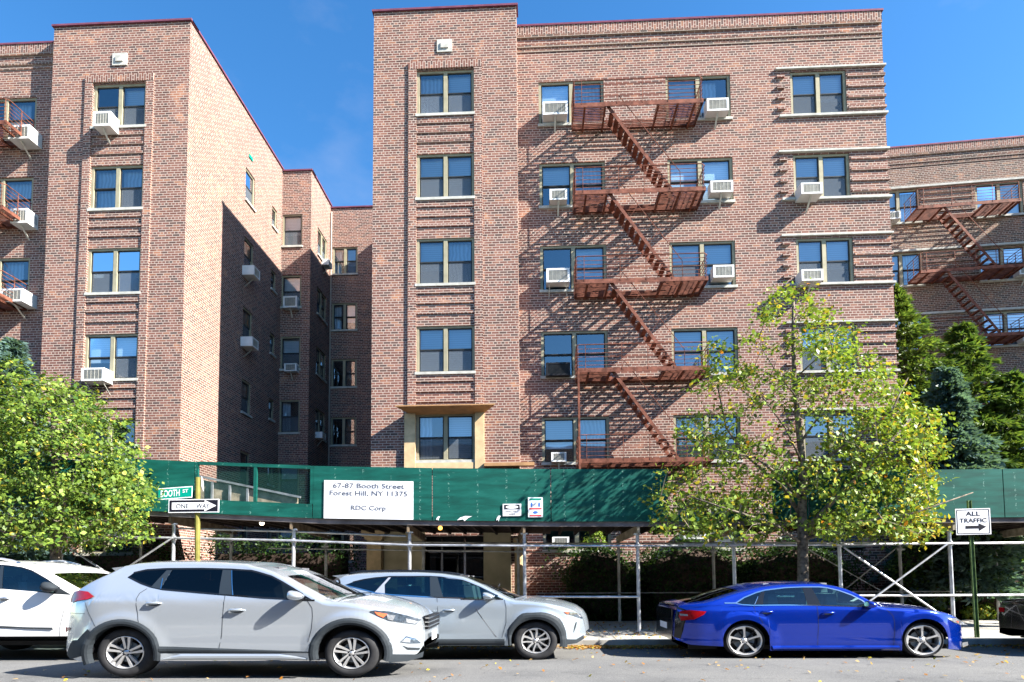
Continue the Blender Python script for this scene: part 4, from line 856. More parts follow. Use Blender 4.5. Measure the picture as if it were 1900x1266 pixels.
addtext(t, 'ALL', a.x + W * .5, a.z + H * .72, W * .42, H * .17, f, .016, bold=.01); addtext(t, 'TRAFFIC', a.x + W * .5, a.z + H * .46, W * .78, H * .17, f, .016, bold=.01); t.build('lettering', 'ink_black', o, fixn=False)
# ------------------------------------------------------------------ cars
KZ = 0.845
def sm(t): t = max(0.0, min(1.0, t)); return t * t * (3 - 2 * t)
class Car:
    def __init__(s, name, label, cat, x0, yside, zg, W, spec, group='cars parked along the kerb'):
        # x0 world x of rear reference; local frame: x along the car, y=0 centre (near side is -W/2), z up from ground
        s.sp = spec; s.W = W; s.root = thing(name, label, cat, (x0, yside + W / 2, zg), group)
        s.o = Vector((x0, yside + W / 2, zg)); s.paint = spec['paint']
        s.top = spec['top']; s.belt = spec['belt']; s.dlo = spec['dlo']; s.bot = spec['bot']
        s.xa, s.xb = s.top[0][0], s.top[-1][0]
        s.zb0 = spec.get('zbelt', interp(s.belt, (s.xa + s.xb) / 2)); s.zr0 = max(z for x, z in s.top)
        s.wheels = spec['wheels']        # (xc, zc, rx_arch, rz_arch)
    def w(s, p): return (p[0] + s.o.x, p[1] + s.o.y, p[2] + s.o.z)
    def half(s, x, z):
        sp = s.sp; h = s.W / 2
        f = max(0, (x - (s.xb - sp.get('nose', .75))) / sp.get('nose', .75)); r = max(0, ((s.xa + sp.get('tail', .55)) - x) / sp.get('tail', .55))
        h *= 1 - sp.get('nosein', .36) * min(f, 1) ** 2.4 - sp.get('tailin', .22) * min(r, 1) ** 2.6
        zb = s.zb0
        if z > zb: h -= .035 + sp.get('tumble', .21) * min(1.2, ((z - zb) / (s.zr0 - zb))) ** 1.15
        else:
            zc = zb * .60
            if z > zc: h -= .035 * ((z - zc) / (zb - zc)) ** 2
            else: h -= .055 * ((zc - z) / zc) ** 2
        cz = sp.get('crease', zb * .80)
        h += .010 * (1 - sm((z - cz + .02) / .05)) * (1 if z < zb else 0)
        lo = sp.get('lowcrease', zb * .34)
        h += .014 * (1 - sm((z - lo + .03) / .05)) * (1 if z < zb else 0)
        for xc, zc_, rx, rz in s.wheels:       # flared arches
            q = math.hypot((x - xc) / (rx * 1.18), (z - zc_) / (rz * 1.22)); h += .022 * (1 - sm((q - .95) / .35)) if z < zb * .85 else 0
        return h
    def botz(s, x):
        z = interp(s.bot, x)
        for xc, zc, rx, rz in s.wheels:
            t = (x - xc) / rx
            if abs(t) < 1: z = max(z, zc + rz * math.sqrt(1 - t * t) if abs(t) < .999 else zc)
        return z
    def shell(s):
        sp = s.sp; xs = set(np.linspace(s.xa, s.xb, 90).tolist())
        for xc, zc, rx, rz in s.wheels:
            for k in range(0, 25): xs.add(xc - rx * math.cos(PI * k / 24))
            xs.add(xc - rx - .004); xs.add(xc + rx + .004)
        for e in (s.xa, s.xb):
            for k in range(1, 8): xs.add(e + (1 if e == s.xa else -1) * .004 * k * k)
        for k in ('doors', 'splits'):
            for q in sp.get(k, []):
                for v in (q if isinstance(q, (tuple, list)) else (q,)):
                    if isinstance(v, (int, float)): xs.add(v)
        for x, z in s.dlo: xs.add(x)
        for x in (s.dlo[0][0], s.dlo[-1][0], sp['cowl'], sp['header'], sp['rwtop'], sp['rwbot']): xs.add(x)
        xs = sorted(x for x in xs if s.xa <= x <= s.xb); xx = [xs[0]]
        for x in xs[1:]:
            if x - xx[-1] > .0025: xx.append(x)
        xs = xx
        nA, nB, nC, nD, nE = 14, 8, 4, 4, 9
        rows = nA + nB + nC + nD + nE + 1
        P = []; n = len(xs)
        for x in xs:
            zt_ = interp(s.top, x); z0 = min(s.botz(x), zt_ - .06); r = min(.055, (zt_ - z0) * .35)
            zt2 = zt_ - r
            zbl = min(interp(s.belt, x), zt2 - .004); zbl = max(zbl, z0 + .01)
            zdl = interp(s.dlo, x) if s.dlo[0][0] <= x <= s.dlo[-1][0] else zbl + .002
            zdl = max(zbl + .002, min(zdl, zt2 - .002))
            col = []
            for k in range(nA): z = lerp(z0, zbl, k / nA); col.append((x, s.half(x, z), z))
            for k in range(nB): z = lerp(zbl, zdl, k / nB); col.append((x, s.half(x, z), z))
            for k in range(nC): z = lerp(zdl, zt2, k / nC); col.append((x, s.half(x, z), z))
            hw = s.half(x, zt2)
            for k in range(nD): a = PI / 2 * k / nD; col.append((x, hw - r * 1.3 * (1 - math.cos(a)), zt2 + r * math.sin(a)))
            ht = hw - r * 1.3; cwn = interp(sp['crown'], x); bow = interp(sp['bow'], x)
            for k in range(nE + 1):
                q = k / nE; y = ht * (1 - q); f = 1 - (y / ht) ** 2; col.append((x + bow * f, y, zt_ + cwn * f))
            P.append(col)
        P = np.array(P); full = np.concatenate([P, (P[:, -2::-1] * np.array([1, -1, 1]))], axis=1)
        # normals
        du = np.gradient(full, axis=0); dv = np.gradient(full, axis=1); nr = np.cross(du, dv)
        ln = np.linalg.norm(nr, axis=2, keepdims=True); nr = nr / np.maximum(ln, 1e-9); s.P, s.NRM, s.xs = full, -nr, xs
        m = full.shape[1]; s.rows = (nA, nB, nC, nD, nE)
        def cell(i, j):
            xm = (xs[i] + xs[i + 1]) / 2; jj = j if j < m // 2 else m - 2 - j
            if jj < nA: zone = 'side'
            elif jj < nA + nB: zone = 'glass' if s.dlo[0][0] <= xs[i] and xs[i + 1] <= s.dlo[-1][0] + 1e-6 else 'side'
            elif jj < nA + nB + nC + nD: zone = 'rail'
            else: zone = 'top'
            if zone == 'top':
                e = jj - (nA + nB + nC + nD)
                if sp['header'] < xm < sp['cowl'] and e >= 1: return 'windscreen'
                if sp['rwbot'] < xm < sp['rwtop'] and e >= 1: return 'rear_window'
                if xm > sp['cowl'] + .03: return 'bonnet' if e >= 1 and xm < s.xb - sp.get('bonnet_end', .16) else 'body'
                if sp['rwtop'] < xm < sp['header']: return 'roof'
            if zone == 'glass': return 'side_window' + ('n' if j < m // 2 else 'f')
            if zone == 'side' and jj < nA:
                for k, (a, b) in enumerate(sp.get('doors', [])):
                    if a < xm < b and jj >= 1: return 'door%d%s' % (k, 'n' if j < m // 2 else 'f')
            return 'body'
        parts = {}
        for i in range(n - 1):
            for j in range(m - 1): parts.setdefault(cell(i, j), []).append((i, j))
        body = None
        order = ['body'] + [k for k in parts if k != 'body']
        s.parts = {}
        for key in order:
            cells = parts[key]; idx = {}; V = []; Nn = []; Fc = []
            def vid(i, j):
                if (i, j) not in idx: idx[(i, j)] = len(V); V.append(tuple(full[i, j])); Nn.append(tuple(s.NRM[i, j]))
                return idx[(i, j)]
            for i, j in cells: Fc.append((vid(i, j), vid(i, j + 1), vid(i + 1, j + 1), vid(i + 1, j)))
            if key == 'body':
                for i in (0, n - 1):
                    k0 = len(V)
                    for j in range(m): V.append(tuple(full[i, j])); Nn.append((-1 if i == 0 else 1, 0, 0.0))
                    Fc.append(tuple(range(k0, k0 + m)) if i == 0 else tuple(range(k0, k0 + m))[::-1])
            nm = 'door' if key.startswith('door') else 'side_window' if key.startswith('side_w') else key
            me = bpy.data.meshes.new(nm); me.from_pydata(V, [], Fc); mt = {'windscreen': sp.get('wsglass', 'glass_screen'), 'rear_window': 'glass_smoke', 'side_window': sp['glass']}.get(nm, s.paint)
            me.materials.append(M[mt])
            for p in me.polygons: p.use_smooth = True
            me.normals_split_custom_set_from_vertices(Nn)
            ob = bpy.data.objects.new(nm, me); COL.objects.link(ob); ob.parent = s.root; ob['_o'] = tuple(s.o); s.parts[key] = ob
        s.body = s.parts['body']
    def surf(s, x, z, off=.004, side=-1): return (x, side * (s.half(x, z) + off), z)
    def patch(s, poly, name, mat, parent=None, off=.006, side=-1, cuts=3, thick=0.0):
        bm = bmesh.new(); vs = [bm.verts.new((x, 0, z)) for x, z in poly]; f = bm.faces.new(vs); bmesh.ops.triangulate(bm, faces=[f])
        bmesh.ops.subdivide_edges(bm, edges=bm.edges[:], cuts=cuts, use_grid_fill=True); V = []
        for v in bm.verts: x, z = v.co.x, v.co.z; v.co = s.w(s.surf(x, z, off, side))
        me = MB(); bm.verts.ensure_lookup_table(); bm.verts.index_update(); me.v = [tuple(v.co) for v in bm.verts]; me.f = [tuple(v.index for v in f.verts) for f in bm.faces]; me.m = [0] * len(me.f); bm.free()
        o = me.build(name, mat, parent or s.root, smooth=True); return o
    def band(s, inner, outer, name, mat, parent=None, off=.012, side=-1):
        m = MB(); n = len(inner)
        for k in range(n - 1):
            a, b, c, d = inner[k], inner[k + 1], outer[k + 1], outer[k]
            for q in range(3):
                g = lambda p, r, t: (lerp(p[0], r[0], t), lerp(p[1], r[1], t)); offs = [0.0, off, off, 0.0]
                p1, p2 = g(a, d, q / 3), g(b, c, q / 3); p3, p4 = g(b, c, (q + 1) / 3), g(a, d, (q + 1) / 3); o1, o2 = offs[q], offs[q + 1]
                m.quad(s.w(s.surf(*p1, o1 + .002, side)), s.w(s.surf(*p2, o1 + .002, side)), s.w(s.surf(*p3, o2 + .002, side)), s.w(s.surf(*p4, o2 + .002, side)))
            m.quad(s.w(s.surf(*a, .002, side)), s.w(s.surf(*b, .002, side)), s.w(s.surf(*b, -.08, side)), s.w(s.surf(*a, -.08, side)))
        bm_ = m.build(name, mat, parent or s.root, fixn=False); return bm_
    def seam(s, pts, w=.006, mat='seam', off=.0025, name='seam', side=-1):
        m = MB(); P = []
        for (a, b), (c, d) in zip(pts, pts[1:]):
            n = max(1, int(math.hypot(c - a, d - b) / .06)); P += [(lerp(a, c, k / n), lerp(b, d, k / n)) for k in range(n)]
        P.append(pts[-1])
        for p, q in zip(P, P[1:]):
            dx, dz = q[0] - p[0], q[1] - p[1]; l = math.hypot(dx, dz) or 1; nx, nz = -dz / l * w / 2, dx / l * w / 2
            m.quad(*[s.w(s.surf(x, z, off, side)) for x, z in ((p[0] + nx, p[1] + nz), (q[0] + nx, q[1] + nz), (q[0] - nx, q[1] - nz), (p[0] - nx, p[1] - nz))])
        return m.build(name, mat, s.body, fixn=False)
    def wheel(s, xc, zc, rx, rz, rimf, style, side=-1, yin=.03, width=.21):
        k = rz / rx; y0 = side * (s.W / 2 - yin)
        F = lambda a, b, ax: s.w((xc + a, y0 - side * ax, zc + b * k))
        m = MB(); R_ = rx; rr = rx * rimf
        prof = [(rr * .98, .03), (rr * 1.02, .004), (rr * 1.12, -.008), (R_ * .90, -.006), (R_ * .975, .012), (R_, .035), (R_, width - .035), (R_ * .975, width - .012), (R_ * .9, width), (rr, width - .01)]
        m.lathe(prof, 48, F); w_ = m.build('wheel', 'rubber', s.root, smooth=True); w_.data.materials[0] = M['rubber']
        m = MB()
        m.lathe([(rr * 1.01, .012), (rr * .985, -.002), (rr * .95, .004), (rr * .90, .03), (rr * .88, .12), (rr * .88, .16)], 48, F); rim = m.build('rim', 'rim_silver', w_, smooth=True)
        d = MB(); d.lathe([(rr * .88, .11), (rr * .5, .10), (0.0, .10)], 32, F); d.build('wheel_back', 'rim_dark', w_)
        bd = MB(); bd.lathe([(rr * .62, .07), (rr * .62, .085), (0, .085), (0, .07), (rr * .62, .07)], 32, F); bd.build('brake_disc', 'ac_grille', w_)
        sp = MB()
        def spoke(pts, a0, d0=.002, d1=.035):
            ca, sa = math.cos(a0), math.sin(a0); poly = [(r * rr, t * rr) for r, t in pts]
            G = lambda r, t, ax: F(r * ca - t * sa, r * sa + t * ca, ax + .028 * max(0, 1 - (math.hypot(r, t) / rr)) )
            sp.prism(poly, d0, d1, G)
        for q in range(style['n']):
            for pts in style['pts']: spoke(pts, 2 * PI * q / style['n'] + style.get('a0', .3))
        sp.build('spokes', style.get('mat', 'rim_silver'), w_, smooth=False)
        if style.get('dark'):
            sp = MB()
            for q in range(style['n']):
                for pts in style['dark']: spoke(pts, 2 * PI * q / style['n'] + style.get('a0', .3), .012, .04)
            sp.build('dark_spokes', 'rim_dark', w_)
        h = MB(); h.lathe([(0.0, .018), (rr * .10, .018), (rr * .13, .028), (rr * .23, .034), (rr * .25, .06)], 24, F); h.build('hub_cap', 'rim_silver', w_, smooth=True)
        b = MB()
        for q in range(5): t = 2 * PI * q / 5 + .3; b.lathe([(0, .022), (.010, .022), (.010, .05)], 8, lambda a, c, ax: F(rr * .19 * math.cos(t) + a, rr * .19 * math.sin(t) + c, ax))
        b.build('wheel_nuts', 'rim_dark', w_)
        return w_
    def finish(s):
        sp = s.sp
        # floor pan and wheel tubs (dark)
        m = MB(); xi0, xi1 = s.xa + .25, s.xb - .3; z0 = min(z for x, z in s.bot) + .02; wi = s.W / 2 - .27
        m.box(xi0, xi1, -wi, wi, z0, z0 + .07, T=lambda x, y, z: s.w((x, y, z)))
        for xc, zc, rx, rz in s.wheels:
            for sd in (-1, 1): 
                n = 14; 
                for k in range(n):
                    a, b = PI * k / n, PI * (k + 1) / n; q = 1.02
                    pa, pb = (xc + rx * q * math.cos(a), zc + rz * q * math.sin(a)), (xc + rx * q * math.cos(b), zc + rz * q * math.sin(b))
                    m.quad(s.w((pa[0], sd * (s.W / 2 - .07), pa[1])), s.w((pb[0], sd * (s.W / 2 - .07), pb[1])), s.w((pb[0], sd * wi, pb[1])), s.w((pa[0], sd * wi, pa[1])))
                    m.quad(s.w((pa[0], sd * wi, pa[1])), s.w((pb[0], sd * wi, pb[1])), s.w((pb[0], sd * wi, z0)), s.w((pa[0], sd * wi, z0)))
        m.box(xi0, xi1, -wi + .1, wi - .1, z0, interp(s.belt, (xi0 + xi1) / 2) - .28, T=lambda x, y, z: s.w((x, y, z)))
        m.build('underbody', 'rim_dark', s.root)
        # seats
        st = MB()
        for xx in sp.get('seats', []):
            for y in (-.36, .36):
                T = lambda x, y_, z: s.w((x, y_, z))
                st.prism([(xx - .10, s.zb0 - .45), (xx + .12, s.zb0 - .45), (xx + .0, s.zb0 + .16), (xx - .13, s.zb0 + .16)], y - .22, y + .22, lambda x, z, d: s.w((x, d, z)))
                st.prism([(xx - .16, s.zb0 + .18), (xx - .06, s.zb0 + .18), (xx - .07, s.zb0 + .33), (xx - .16, s.zb0 + .33)], y - .12, y + .12, lambda x, z, d: s.w((x, d, z)))
        if st.f: st.build('seats', sp.get('seatmat', 'seat'), s.root)
        if sp.get('wheel_x'):
            r = MB(); c = (sp['wheel_x'], .36, s.zb0 + .02); r.tube([s.w((c[0] + .10 * math.cos(t) * .4 - .0, c[1] + .18 * math.sin(t), c[2] + .16 * math.cos(t))) for t in [k * PI / 8 for k in range(17)]], .014, 6); r.build('steering_wheel', 'ac_black', s.root)
            r = MB(); r.box(sp['wheel_x'] + .10, sp['cowl'] - .05, -s.W / 2 + .16, s.W / 2 - .16, s.zb0 - .25, s.zb0 - .03, T=lambda x, y, z: s.w((x, y, z))); r.build('dashboard', 'seat', s.root)
    def mirror(s, x, z, sx, sy, sz, mat, side=-1, stalk=True):
        h = s.half(x, z); c = (x, side * (h + sy * .9 + .03), z); m = MB()
        def F(px_, py_, pz_): # flatten the rear face
            dx = px_ - c[0]; dx = max(dx, -sx * .62); return s.w((c[0] + dx, py_, pz_ - .25 * dx * (pz_ > c[2])))
        m.sphere(c, sx, sy, sz, 20, 14, F=F); o = m.build('mirror', mat, s.root, smooth=True)
        k = MB(); k.bar(s.w((x + .02, side * (h - .01), z - sz * .85)), s.w((c[0], c[1], z - sz * .6)), .09, .035); k.build('mirror_arm', 'black_trim', o)
        g = MB(); g.lathe([(0, 0), (sy * .8, 0)], 16, lambda a, b, ax: s.w((c[0] - sx * .64, c[1] + a, c[2] + b * sz / sy * .9))); g.build('mirror_glass', 'chrome', o); return o
    def handle(s, x, z, L_=.19, mat=None, side=-1):
        key = None
        for k, (a, b) in enumerate(s.sp['doors']):
            if a < x < b: key = 'door%d%s' % (k, 'n' if side < 0 else 'f')
        par = s.parts.get(key, s.body)
        cup = MB(); n = 14; c = [(x + L_ * .42 * math.cos(t * 2 * PI / n), z - .005 + .026 * math.sin(t * 2 * PI / n)) for t in range(n)]
        cup = s.patch(c, 'handle_cup', 'pillar_trim', par, off=.0025, cuts=1, side=side)
        m = MB(); m.tube([s.w(s.surf(x - L_ * .5, z - .008, .008, side)), s.w(s.surf(x - L_ * .28, z + .002, .035, side)), s.w(s.surf(x + L_ * .28, z + .004, .037, side)), s.w(s.surf(x + L_ * .52, z, .008, side))], [.009, .016, .016, .007], 8)
        m.build('handle', mat or s.paint, par, smooth=True)
def zoomfn(zx, zy, sc, Y, z0, x0):
    # tracing helper: enlarged-photo coordinates -> (x,z) on the car side plane
    def f(u, v, inset=0.0):
        p = PY(zx + u / sc, zy + v / sc, Y + inset); return (p.x - x0, p.z - z0)
    return f
def resample(pts, n=60): return pts
def arch_pts(xc, zc, rx, rz, a0, a1, n=22): return [(xc + rx * math.cos(lerp(a0, a1, k / n)), zc + rz * math.sin(lerp(a0, a1, k / n))) for k in range(n + 1)]

# ---- near silver crossover
Yn = 6.69; xn = PY(225, 1257, Yn).x; zn = PY(430, 1258, Yn).z
f1 = zoomfn(110, 1026, 5.275, Yn, zn, xn); f2 = zoomfn(450, 1026, 5.275, Yn, zn, xn)
top = [f1(80, 930, .22), f1(72, 860, .2), f1(95, 700, .2), f1(115, 580, .2), f1(160, 470, .2), f1(175, 400, .25), f1(215, 355, .22), f1(300, 312, .22), f1(400, 268, .25), f1(520, 215, .27), f1(600, 175, .28), f1(680, 128, .30), f1(800, 103, .3), f1(1000, 90, .3), f1(1300, 86, .3), f1(1600, 93, .3), f1(1880, 108, .3), f2(120, 126, .3), f2(240, 150, .3), f2(340, 186, .28), f2(440, 238, .25), f2(540, 300, .21), f2(640, 360, .16), f2(740, 425, .1), f2(800, 458, .06), f2(860, 472, .05), f2(1000, 480, .06), f2(1150, 497, .08), f2(1300, 522, .1), f2(1450, 555, .13), f2(1580, 592, .2), f2(1690, 632, .28), f2(1745, 665, .36), f2(1775, 705, .45), f2(1790, 780, .5), f2(1795, 860, .5)]
top = [top[0]] + [b for a, b in zip(top, top[1:])]
def mono(p):
    q = [p[0]]
    for a in p[1:]: q.append((max(a[0], q[-1][0] + .004), a[1]))
    return q
top = mono(top)
belt = [(top[0][0], .30), f1(300, 480), f1(520, 330, .08), f1(665, 238, .12), f1(780, 302, .06), f1(880, 337, .04), f1(1000, 362, .03), f1(1300, 387, .03), f1(1600, 413, .03), f1(1880, 434, .03), f2(200, 443, .03), f2(400, 452, .03), f2(640, 468, .03), f2(712, 467, .03), f2(800, 520, .02), f2(1200, 600, .02), f2(1500, 680, .1), (top[-1][0], .45)]
belt[0] = (top[0][0], .22)
dlo = [f1(665, 235, .12), f1(720, 195, .15), f1(850, 167, .18), f1(1050, 156, .2), f1(1400, 154, .2), f1(1700, 162, .2), f1(1890, 174, .2), f2(150, 188, .18), f2(300, 232, .16), f2(450, 312, .12), f2(600, 408, .06), f2(710, 464, .03)]
wr = f1(612, 990); wf = f2(1050, 1018)
sill_ = f1(1300, 1050)[1]
bot = [(top[0][0], .30), (top[0][0] + .10, .22), (wr[0] - .45, .175), (wr[0] + .45, sill_), (wf[0] - .45, sill_), (wf[0] + .43, .165), (f2(1560, 1078, .1)[0], .18), (top[-1][0] - .06, .235), (top[-1][0], .33)]
AR = (.385, .345)
arches = [(wr[0], .275, .395, .325), (wf[0], .275, .385, .325)]
d_r0, d_m, d_f1 = f1(785, 560)[0], f1(1603, 600)[0], f2(680, 620)[0]
spec = dict(paint='car_silver', top=top, belt=belt, dlo=dlo, bot=bot, wheels=arches, crown=[(top[0][0], .02), (wr[0], .04), (d_m, .035), (f2(340, 186)[0], .03), (f2(800, 458)[0], .03), (f2(1000, 480)[0], .075), (f2(1600, 600)[0], .07), (top[-1][0], .02)], bow=[(top[0][0], -.05), (f1(520, 215)[0], -.04), (wr[0] + .3, 0), (d_m, 0), (f2(300, 170)[0], .05), (f2(700, 400)[0], .16), (f2(860, 470)[0], .17), (f2(1200, 500)[0], .08), (top[-1][0], .0)], doors=[(d_r0, d_m - .003), (d_m + .003, d_f1)], cowl=f2(835, 466)[0], header=f2(335, 180)[0], rwtop=f1(650, 140)[0], rwbot=f1(230, 340)[0], glass='glass_smoke', zbelt=f1(1600, 413, .03)[1], seats=[wf[0] - .95, wr[0] + .55], wheel_x=wf[0] - .62, nose=.85, nosein=.42, tail=.6, tailin=.24, crease=f1(1300, 455)[1], lowcrease=f1(1300, 860)[1])
c = Car('parked_car', 'silver crossover nearest the camera, with grey wheel arch cladding and red tail lamp', 'car', xn, Yn, zn, 1.82, spec, 'cars along the street'); c.shell(); near = c
for wc, wx, wz in ((wr, .340, .283), (wf, .318, .268)):
    for sd in (-1, 1):
        st = dict(n=5, a0=.22, pts=[[(.14, -.02), (.20, .11), (.55, .20), (.94, .32), (.97, .17), (.6, .08)], [(.14, -.13), (.2, -.03), (.6, -.05), (.97, -.03), (.95, -.2), (.55, -.17)]])
        c.wheel(wc[0], wz, wx, wz, .665, st, side=sd, yin=.045)
def clad_ring(c, xc, zc, rx, rz, w, a0, a1, mat='cladding', off=.014):
    for sd in (-1, 1): c.band(arch_pts(xc, zc, rx, rz, a0, a1), arch_pts(xc, zc, rx + w, rz + w * .9, a0, a1), 'arch_cladding', mat, side=sd, off=off)
clad_ring(c, wr[0], .275, .392, .322, .085, math.radians(-12), math.radians(200)); clad_ring(c, wf[0], .275, .382, .322, .085, math.radians(-16), math.radians(192))
s0, s1 = wr[0] + .46, wf[0] - .46
zc1 = f1(1300, 915)[1]; zc0 = f1(1300, 985)[1]
for sd in (-1, 1):
    c.band([(lerp(s0, s1, k / 20), zc0 + .004) for k in range(21)], [(lerp(s0, s1, k / 20), lerp(f1(1100, 912)[1], f2(600, 965)[1], k / 20)) for k in range(21)], 'sill_cladding', 'cladding', side=sd)
    zz = [(lerp(s0 + .03, s1 - .03, k / 16), lerp(sill_ + .0, sill_ + .0, k / 16)) for k in range(17)]
    c.band([(x, z + .001) for x, z in zz], [(x, zc0 - .002 - .05 * max(0, (k - 13) / 3) - .05 * max(0, (2 - k) / 2)) for k, (x, z) in enumerate(zz)], 'sill_trim', 'car_silver', side=sd, off=.02)
    c.patch([f1(88, 862), (c.xa + .03, .25), (c.xa + .14, .2), f1(262, 1000), f1(300, 900), f1(350, 790), f1(290, 745), f1(160, 855)], 'rear_bumper_cladding', 'cladding', side=sd, off=.008)
    c.patch([f2(1420, 1000), f2(1700, 1000, .25), f2(1780, 960, .4), f2(1770, 1015, .4), f2(1600, 1070, .15), f2(1415, 1085)], 'front_bumper_cladding', 'cladding', side=sd, off=.008)
    c.patch([f1(165, 375, .22), f1(250, 368, .18), f1(330, 378, .14), f1(385, 425, .1), f1(330, 452, .12), f1(240, 465, .18), f1(170, 488, .24), f1(155, 440, .26)], 'tail_lamp', 'lamp_red', side=sd, off=.012)
    c.patch([f1(98, 722, .25), f1(150, 728, .18), f1(135, 755, .2), f1(98, 775, .25)], 'reflector', 'lamp_red', side=sd, off=.014)
    hl = c.patch([f2(1250, 572, .06), f2(1300, 560, .07), f2(1440, 572, .1), f2(1600, 612, .18), f2(1745, 655, .3), f2(1700, 700, .3), f2(1560, 680, .2), f2(1430, 655, .12), f2(1340, 618, .08)], 'headlamp', 'lamp_smoke', side=sd, off=.008)
    c.patch([f2(1300, 575, .07), f2(1425, 598, .1), f2(1385, 632, .1), f2(1330, 607, .08)], 'indicator', 'lamp_orange', hl, side=sd, off=.014)
    c.patch([f2(1415, 600, .1), f2(1500, 612, .14), f2(1480, 662, .14), f2(1430, 650, .12)], 'lens', 'lamp_clear', hl, side=sd, off=.014)
    c.patch([f2(1600, 640, .2), f2(1725, 672, .3), f2(1695, 692, .3), f2(1610, 680, .22)], 'lens', 'lamp_clear', hl, side=sd, off=.014)
    fl = c.patch([f2(1540, 875, .15), f2(1600, 815, .2), f2(1700, 835, .3), f2(1760, 878, .4), f2(1640, 888, .22)], 'fog_lamp', 'lamp_smoke', side=sd, off=.008)
    c.patch([f2(1555, 868, .16), f2(1605, 830, .2), f2(1650, 840, .26), f2(1640, 878, .22)], 'lens', 'lamp_clear', fl, side=sd, off=.012)
    c.patch([f2(1560, 905, .16), f2(1620, 925, .22), f2(1750, 925, .38), f2(1740, 945, .38), f2(1620, 948, .22)], 'fog_trim', 'cladding', side=sd, off=.008)
    # pillars over the glass
    c.patch([f1(1052, 170, .18), f1(1108, 170, .18), f1(1010, 250, .1), f1(985, 355, .04), f1(880, 335, .04)], 'quarter_pillar', 'pillar_trim', side=sd, off=.004)
    c.patch([f1(1600, 166, .18), f1(1692, 170, .18), f1(1704, 412, .03), f1(1560, 403, .03)], 'door_pillar', 'pillar_trim', side=sd, off=.004)
c.seam([f1(850, 350, .05), f1(780, 395, .03), f1(752, 450, .02), f1(748, 510), f1(770, 590), f1(800, 718)]); c.seam([f1(1643, 168, .18), f1(1622, 410, .03), f1(1605, 560), f1(1595, 800), f1(1566, 960)]); c.seam([f2(640, 470, .03), f2(680, 540), f2(688, 620), f2(680, 740), f2(650, 870)]); c.seam([f1(290, 480, .1), f1(320, 600, .05), f1(385, 745)], w=.005); c.seam([f1(110, 585, .25), f1(300, 590, .1)], w=.004)
c.seam([f1(1000, 248, .1), f1(983, 352, .04)], w=.012, mat='chrome', name='trim', off=.008); c.seam([f1(1692, 172, .18), f1(1700, 414, .03)], w=.010, mat='chrome', name='trim', off=.008)
c.seam(dlo[1:-1], w=.02, mat='black_trim', name='window_trim', off=.003); c.seam([(x, z + .004) for x, z in belt[3:14]], w=.018, mat='black_trim', name='window_trim', off=.003)
for sd in (-1, 1): c.handle(*f1(920, 493), side=sd); c.handle(*f1(1735, 560), side=sd)
for sd in (-1, 1): c.mirror(f2(510, 420, -.1)[0], f2(510, 420, -.1)[1], .105, .10, .052, 'car_silver', side=sd)
def spoiler(c, pts, hw, mat):
    m = MB(); m.prism(pts, -hw, hw, lambda x, z, d: c.w((x, d, z))); m.build('spoiler', mat, c.root)
spoiler(c, [f1(480, 148, .3), f1(560, 138, .3), f1(700, 128, .3), f1(690, 150, .3), f1(560, 205, .3), f1(530, 190, .3)], .55, 'car_silver')
m = MB(); q = f1(960, 88, .8); m.prism([(q[0] - .08, q[1] - .06), (q[0] + .10, q[1] - .06), (q[0] - .03, q[1] + .012), (q[0] - .08, q[1] + .012)], -.02, .02, lambda x, z, d: c.w((x, d, z))); m.build('antenna', 'car_silver', c.root)
m = MB(); m.box(c.xb - .03, c.xb + .03, -.42, .42, .50, .66, T=lambda x, y, z: c.w((x + .02 * (1 - (y / .42) ** 2), y, z))); gr = m.build('grille', 'rim_dark', c.root)
m = MB()
for z in (.53, .58, .63): m.box(c.xb - .01, c.xb + .045, -.43, .43, z, z + .014, T=lambda x, y, z: c.w((x + .02 * (1 - (y / .42) ** 2), y, z)))
m.build('grille_bar', 'chrome', gr)
m = MB(); m.box(c.xb + .045, c.xb + .055, -.26, .0 + .05, .36, .47, T=lambda x, y, z: c.w((x, y, z))); m.build('number_plate', 'sign_white', c.root)
for k in (0, 1): m = MB(); y = -.3 + .6 * k; xx = spec['cowl']; m.bar(c.w((xx + .10, y + .2, interp(top, xx) + .06)), c.w((xx + .02, y - .32, interp(top, xx) + .07)), .02, .012); m.build('wiper', 'black_trim', c.root)
c.finish()

# ---- second silver crossover, parked at the kerb
Y2 = 9.0; x2 = PY(988, 1226, Y2).x - 2.75; z2 = PY(988, 1226, Y2).z
g3 = zoomfn(600, 1040, 7.308, Y2, z2, x2); g4 = zoomfn(840, 1050, 6.66, Y2, z2, x2)
wf2 = g4(1025, 945); rxx, rzz = .335, .292
xr = g3(100, 210, .3)[0]
top = mono([(xr - .22, .42), (xr - .24, .60), (xr - .20, .80), (xr - .12, .93), (xr - .03, 1.0), g3(20, 350, .25), g3(110, 300, .28), g3(200, 258, .28), g3(300, 205, .3), g3(500, 178, .3), g3(900, 163, .3), g3(1300, 162, .3), g3(1600, 178, .3), g3(1899, 222, .3), g4(200, 160, .28), g4(350, 222, .24), g4(500, 300, .19), g4(620, 365, .12), g4(700, 405, .08), g4(780, 425, .06), g4(950, 436, .07), g4(1150, 456, .09), g4(1350, 500, .12), g4(1480, 540, .18), g4(1570, 590, .28), g4(1605, 640, .4), g4(1625, 720, .5), g4(1635, 800, .5)])
belt = [(top[0][0], .35), g3(-60, 400, .1), g3(285, 337, .12), g3(500, 392, .06), g3(700, 442, .04), g3(900, 467, .03), g3(1400, 497, .03), g3(1899, 515, .03), g4(100, 414, .03), g4(300, 418, .03), g4(560, 415, .03), g4(625, 413, .03), g4(800, 500, .02), g4(1200, 540, .05), (top[-1][0], .42)]
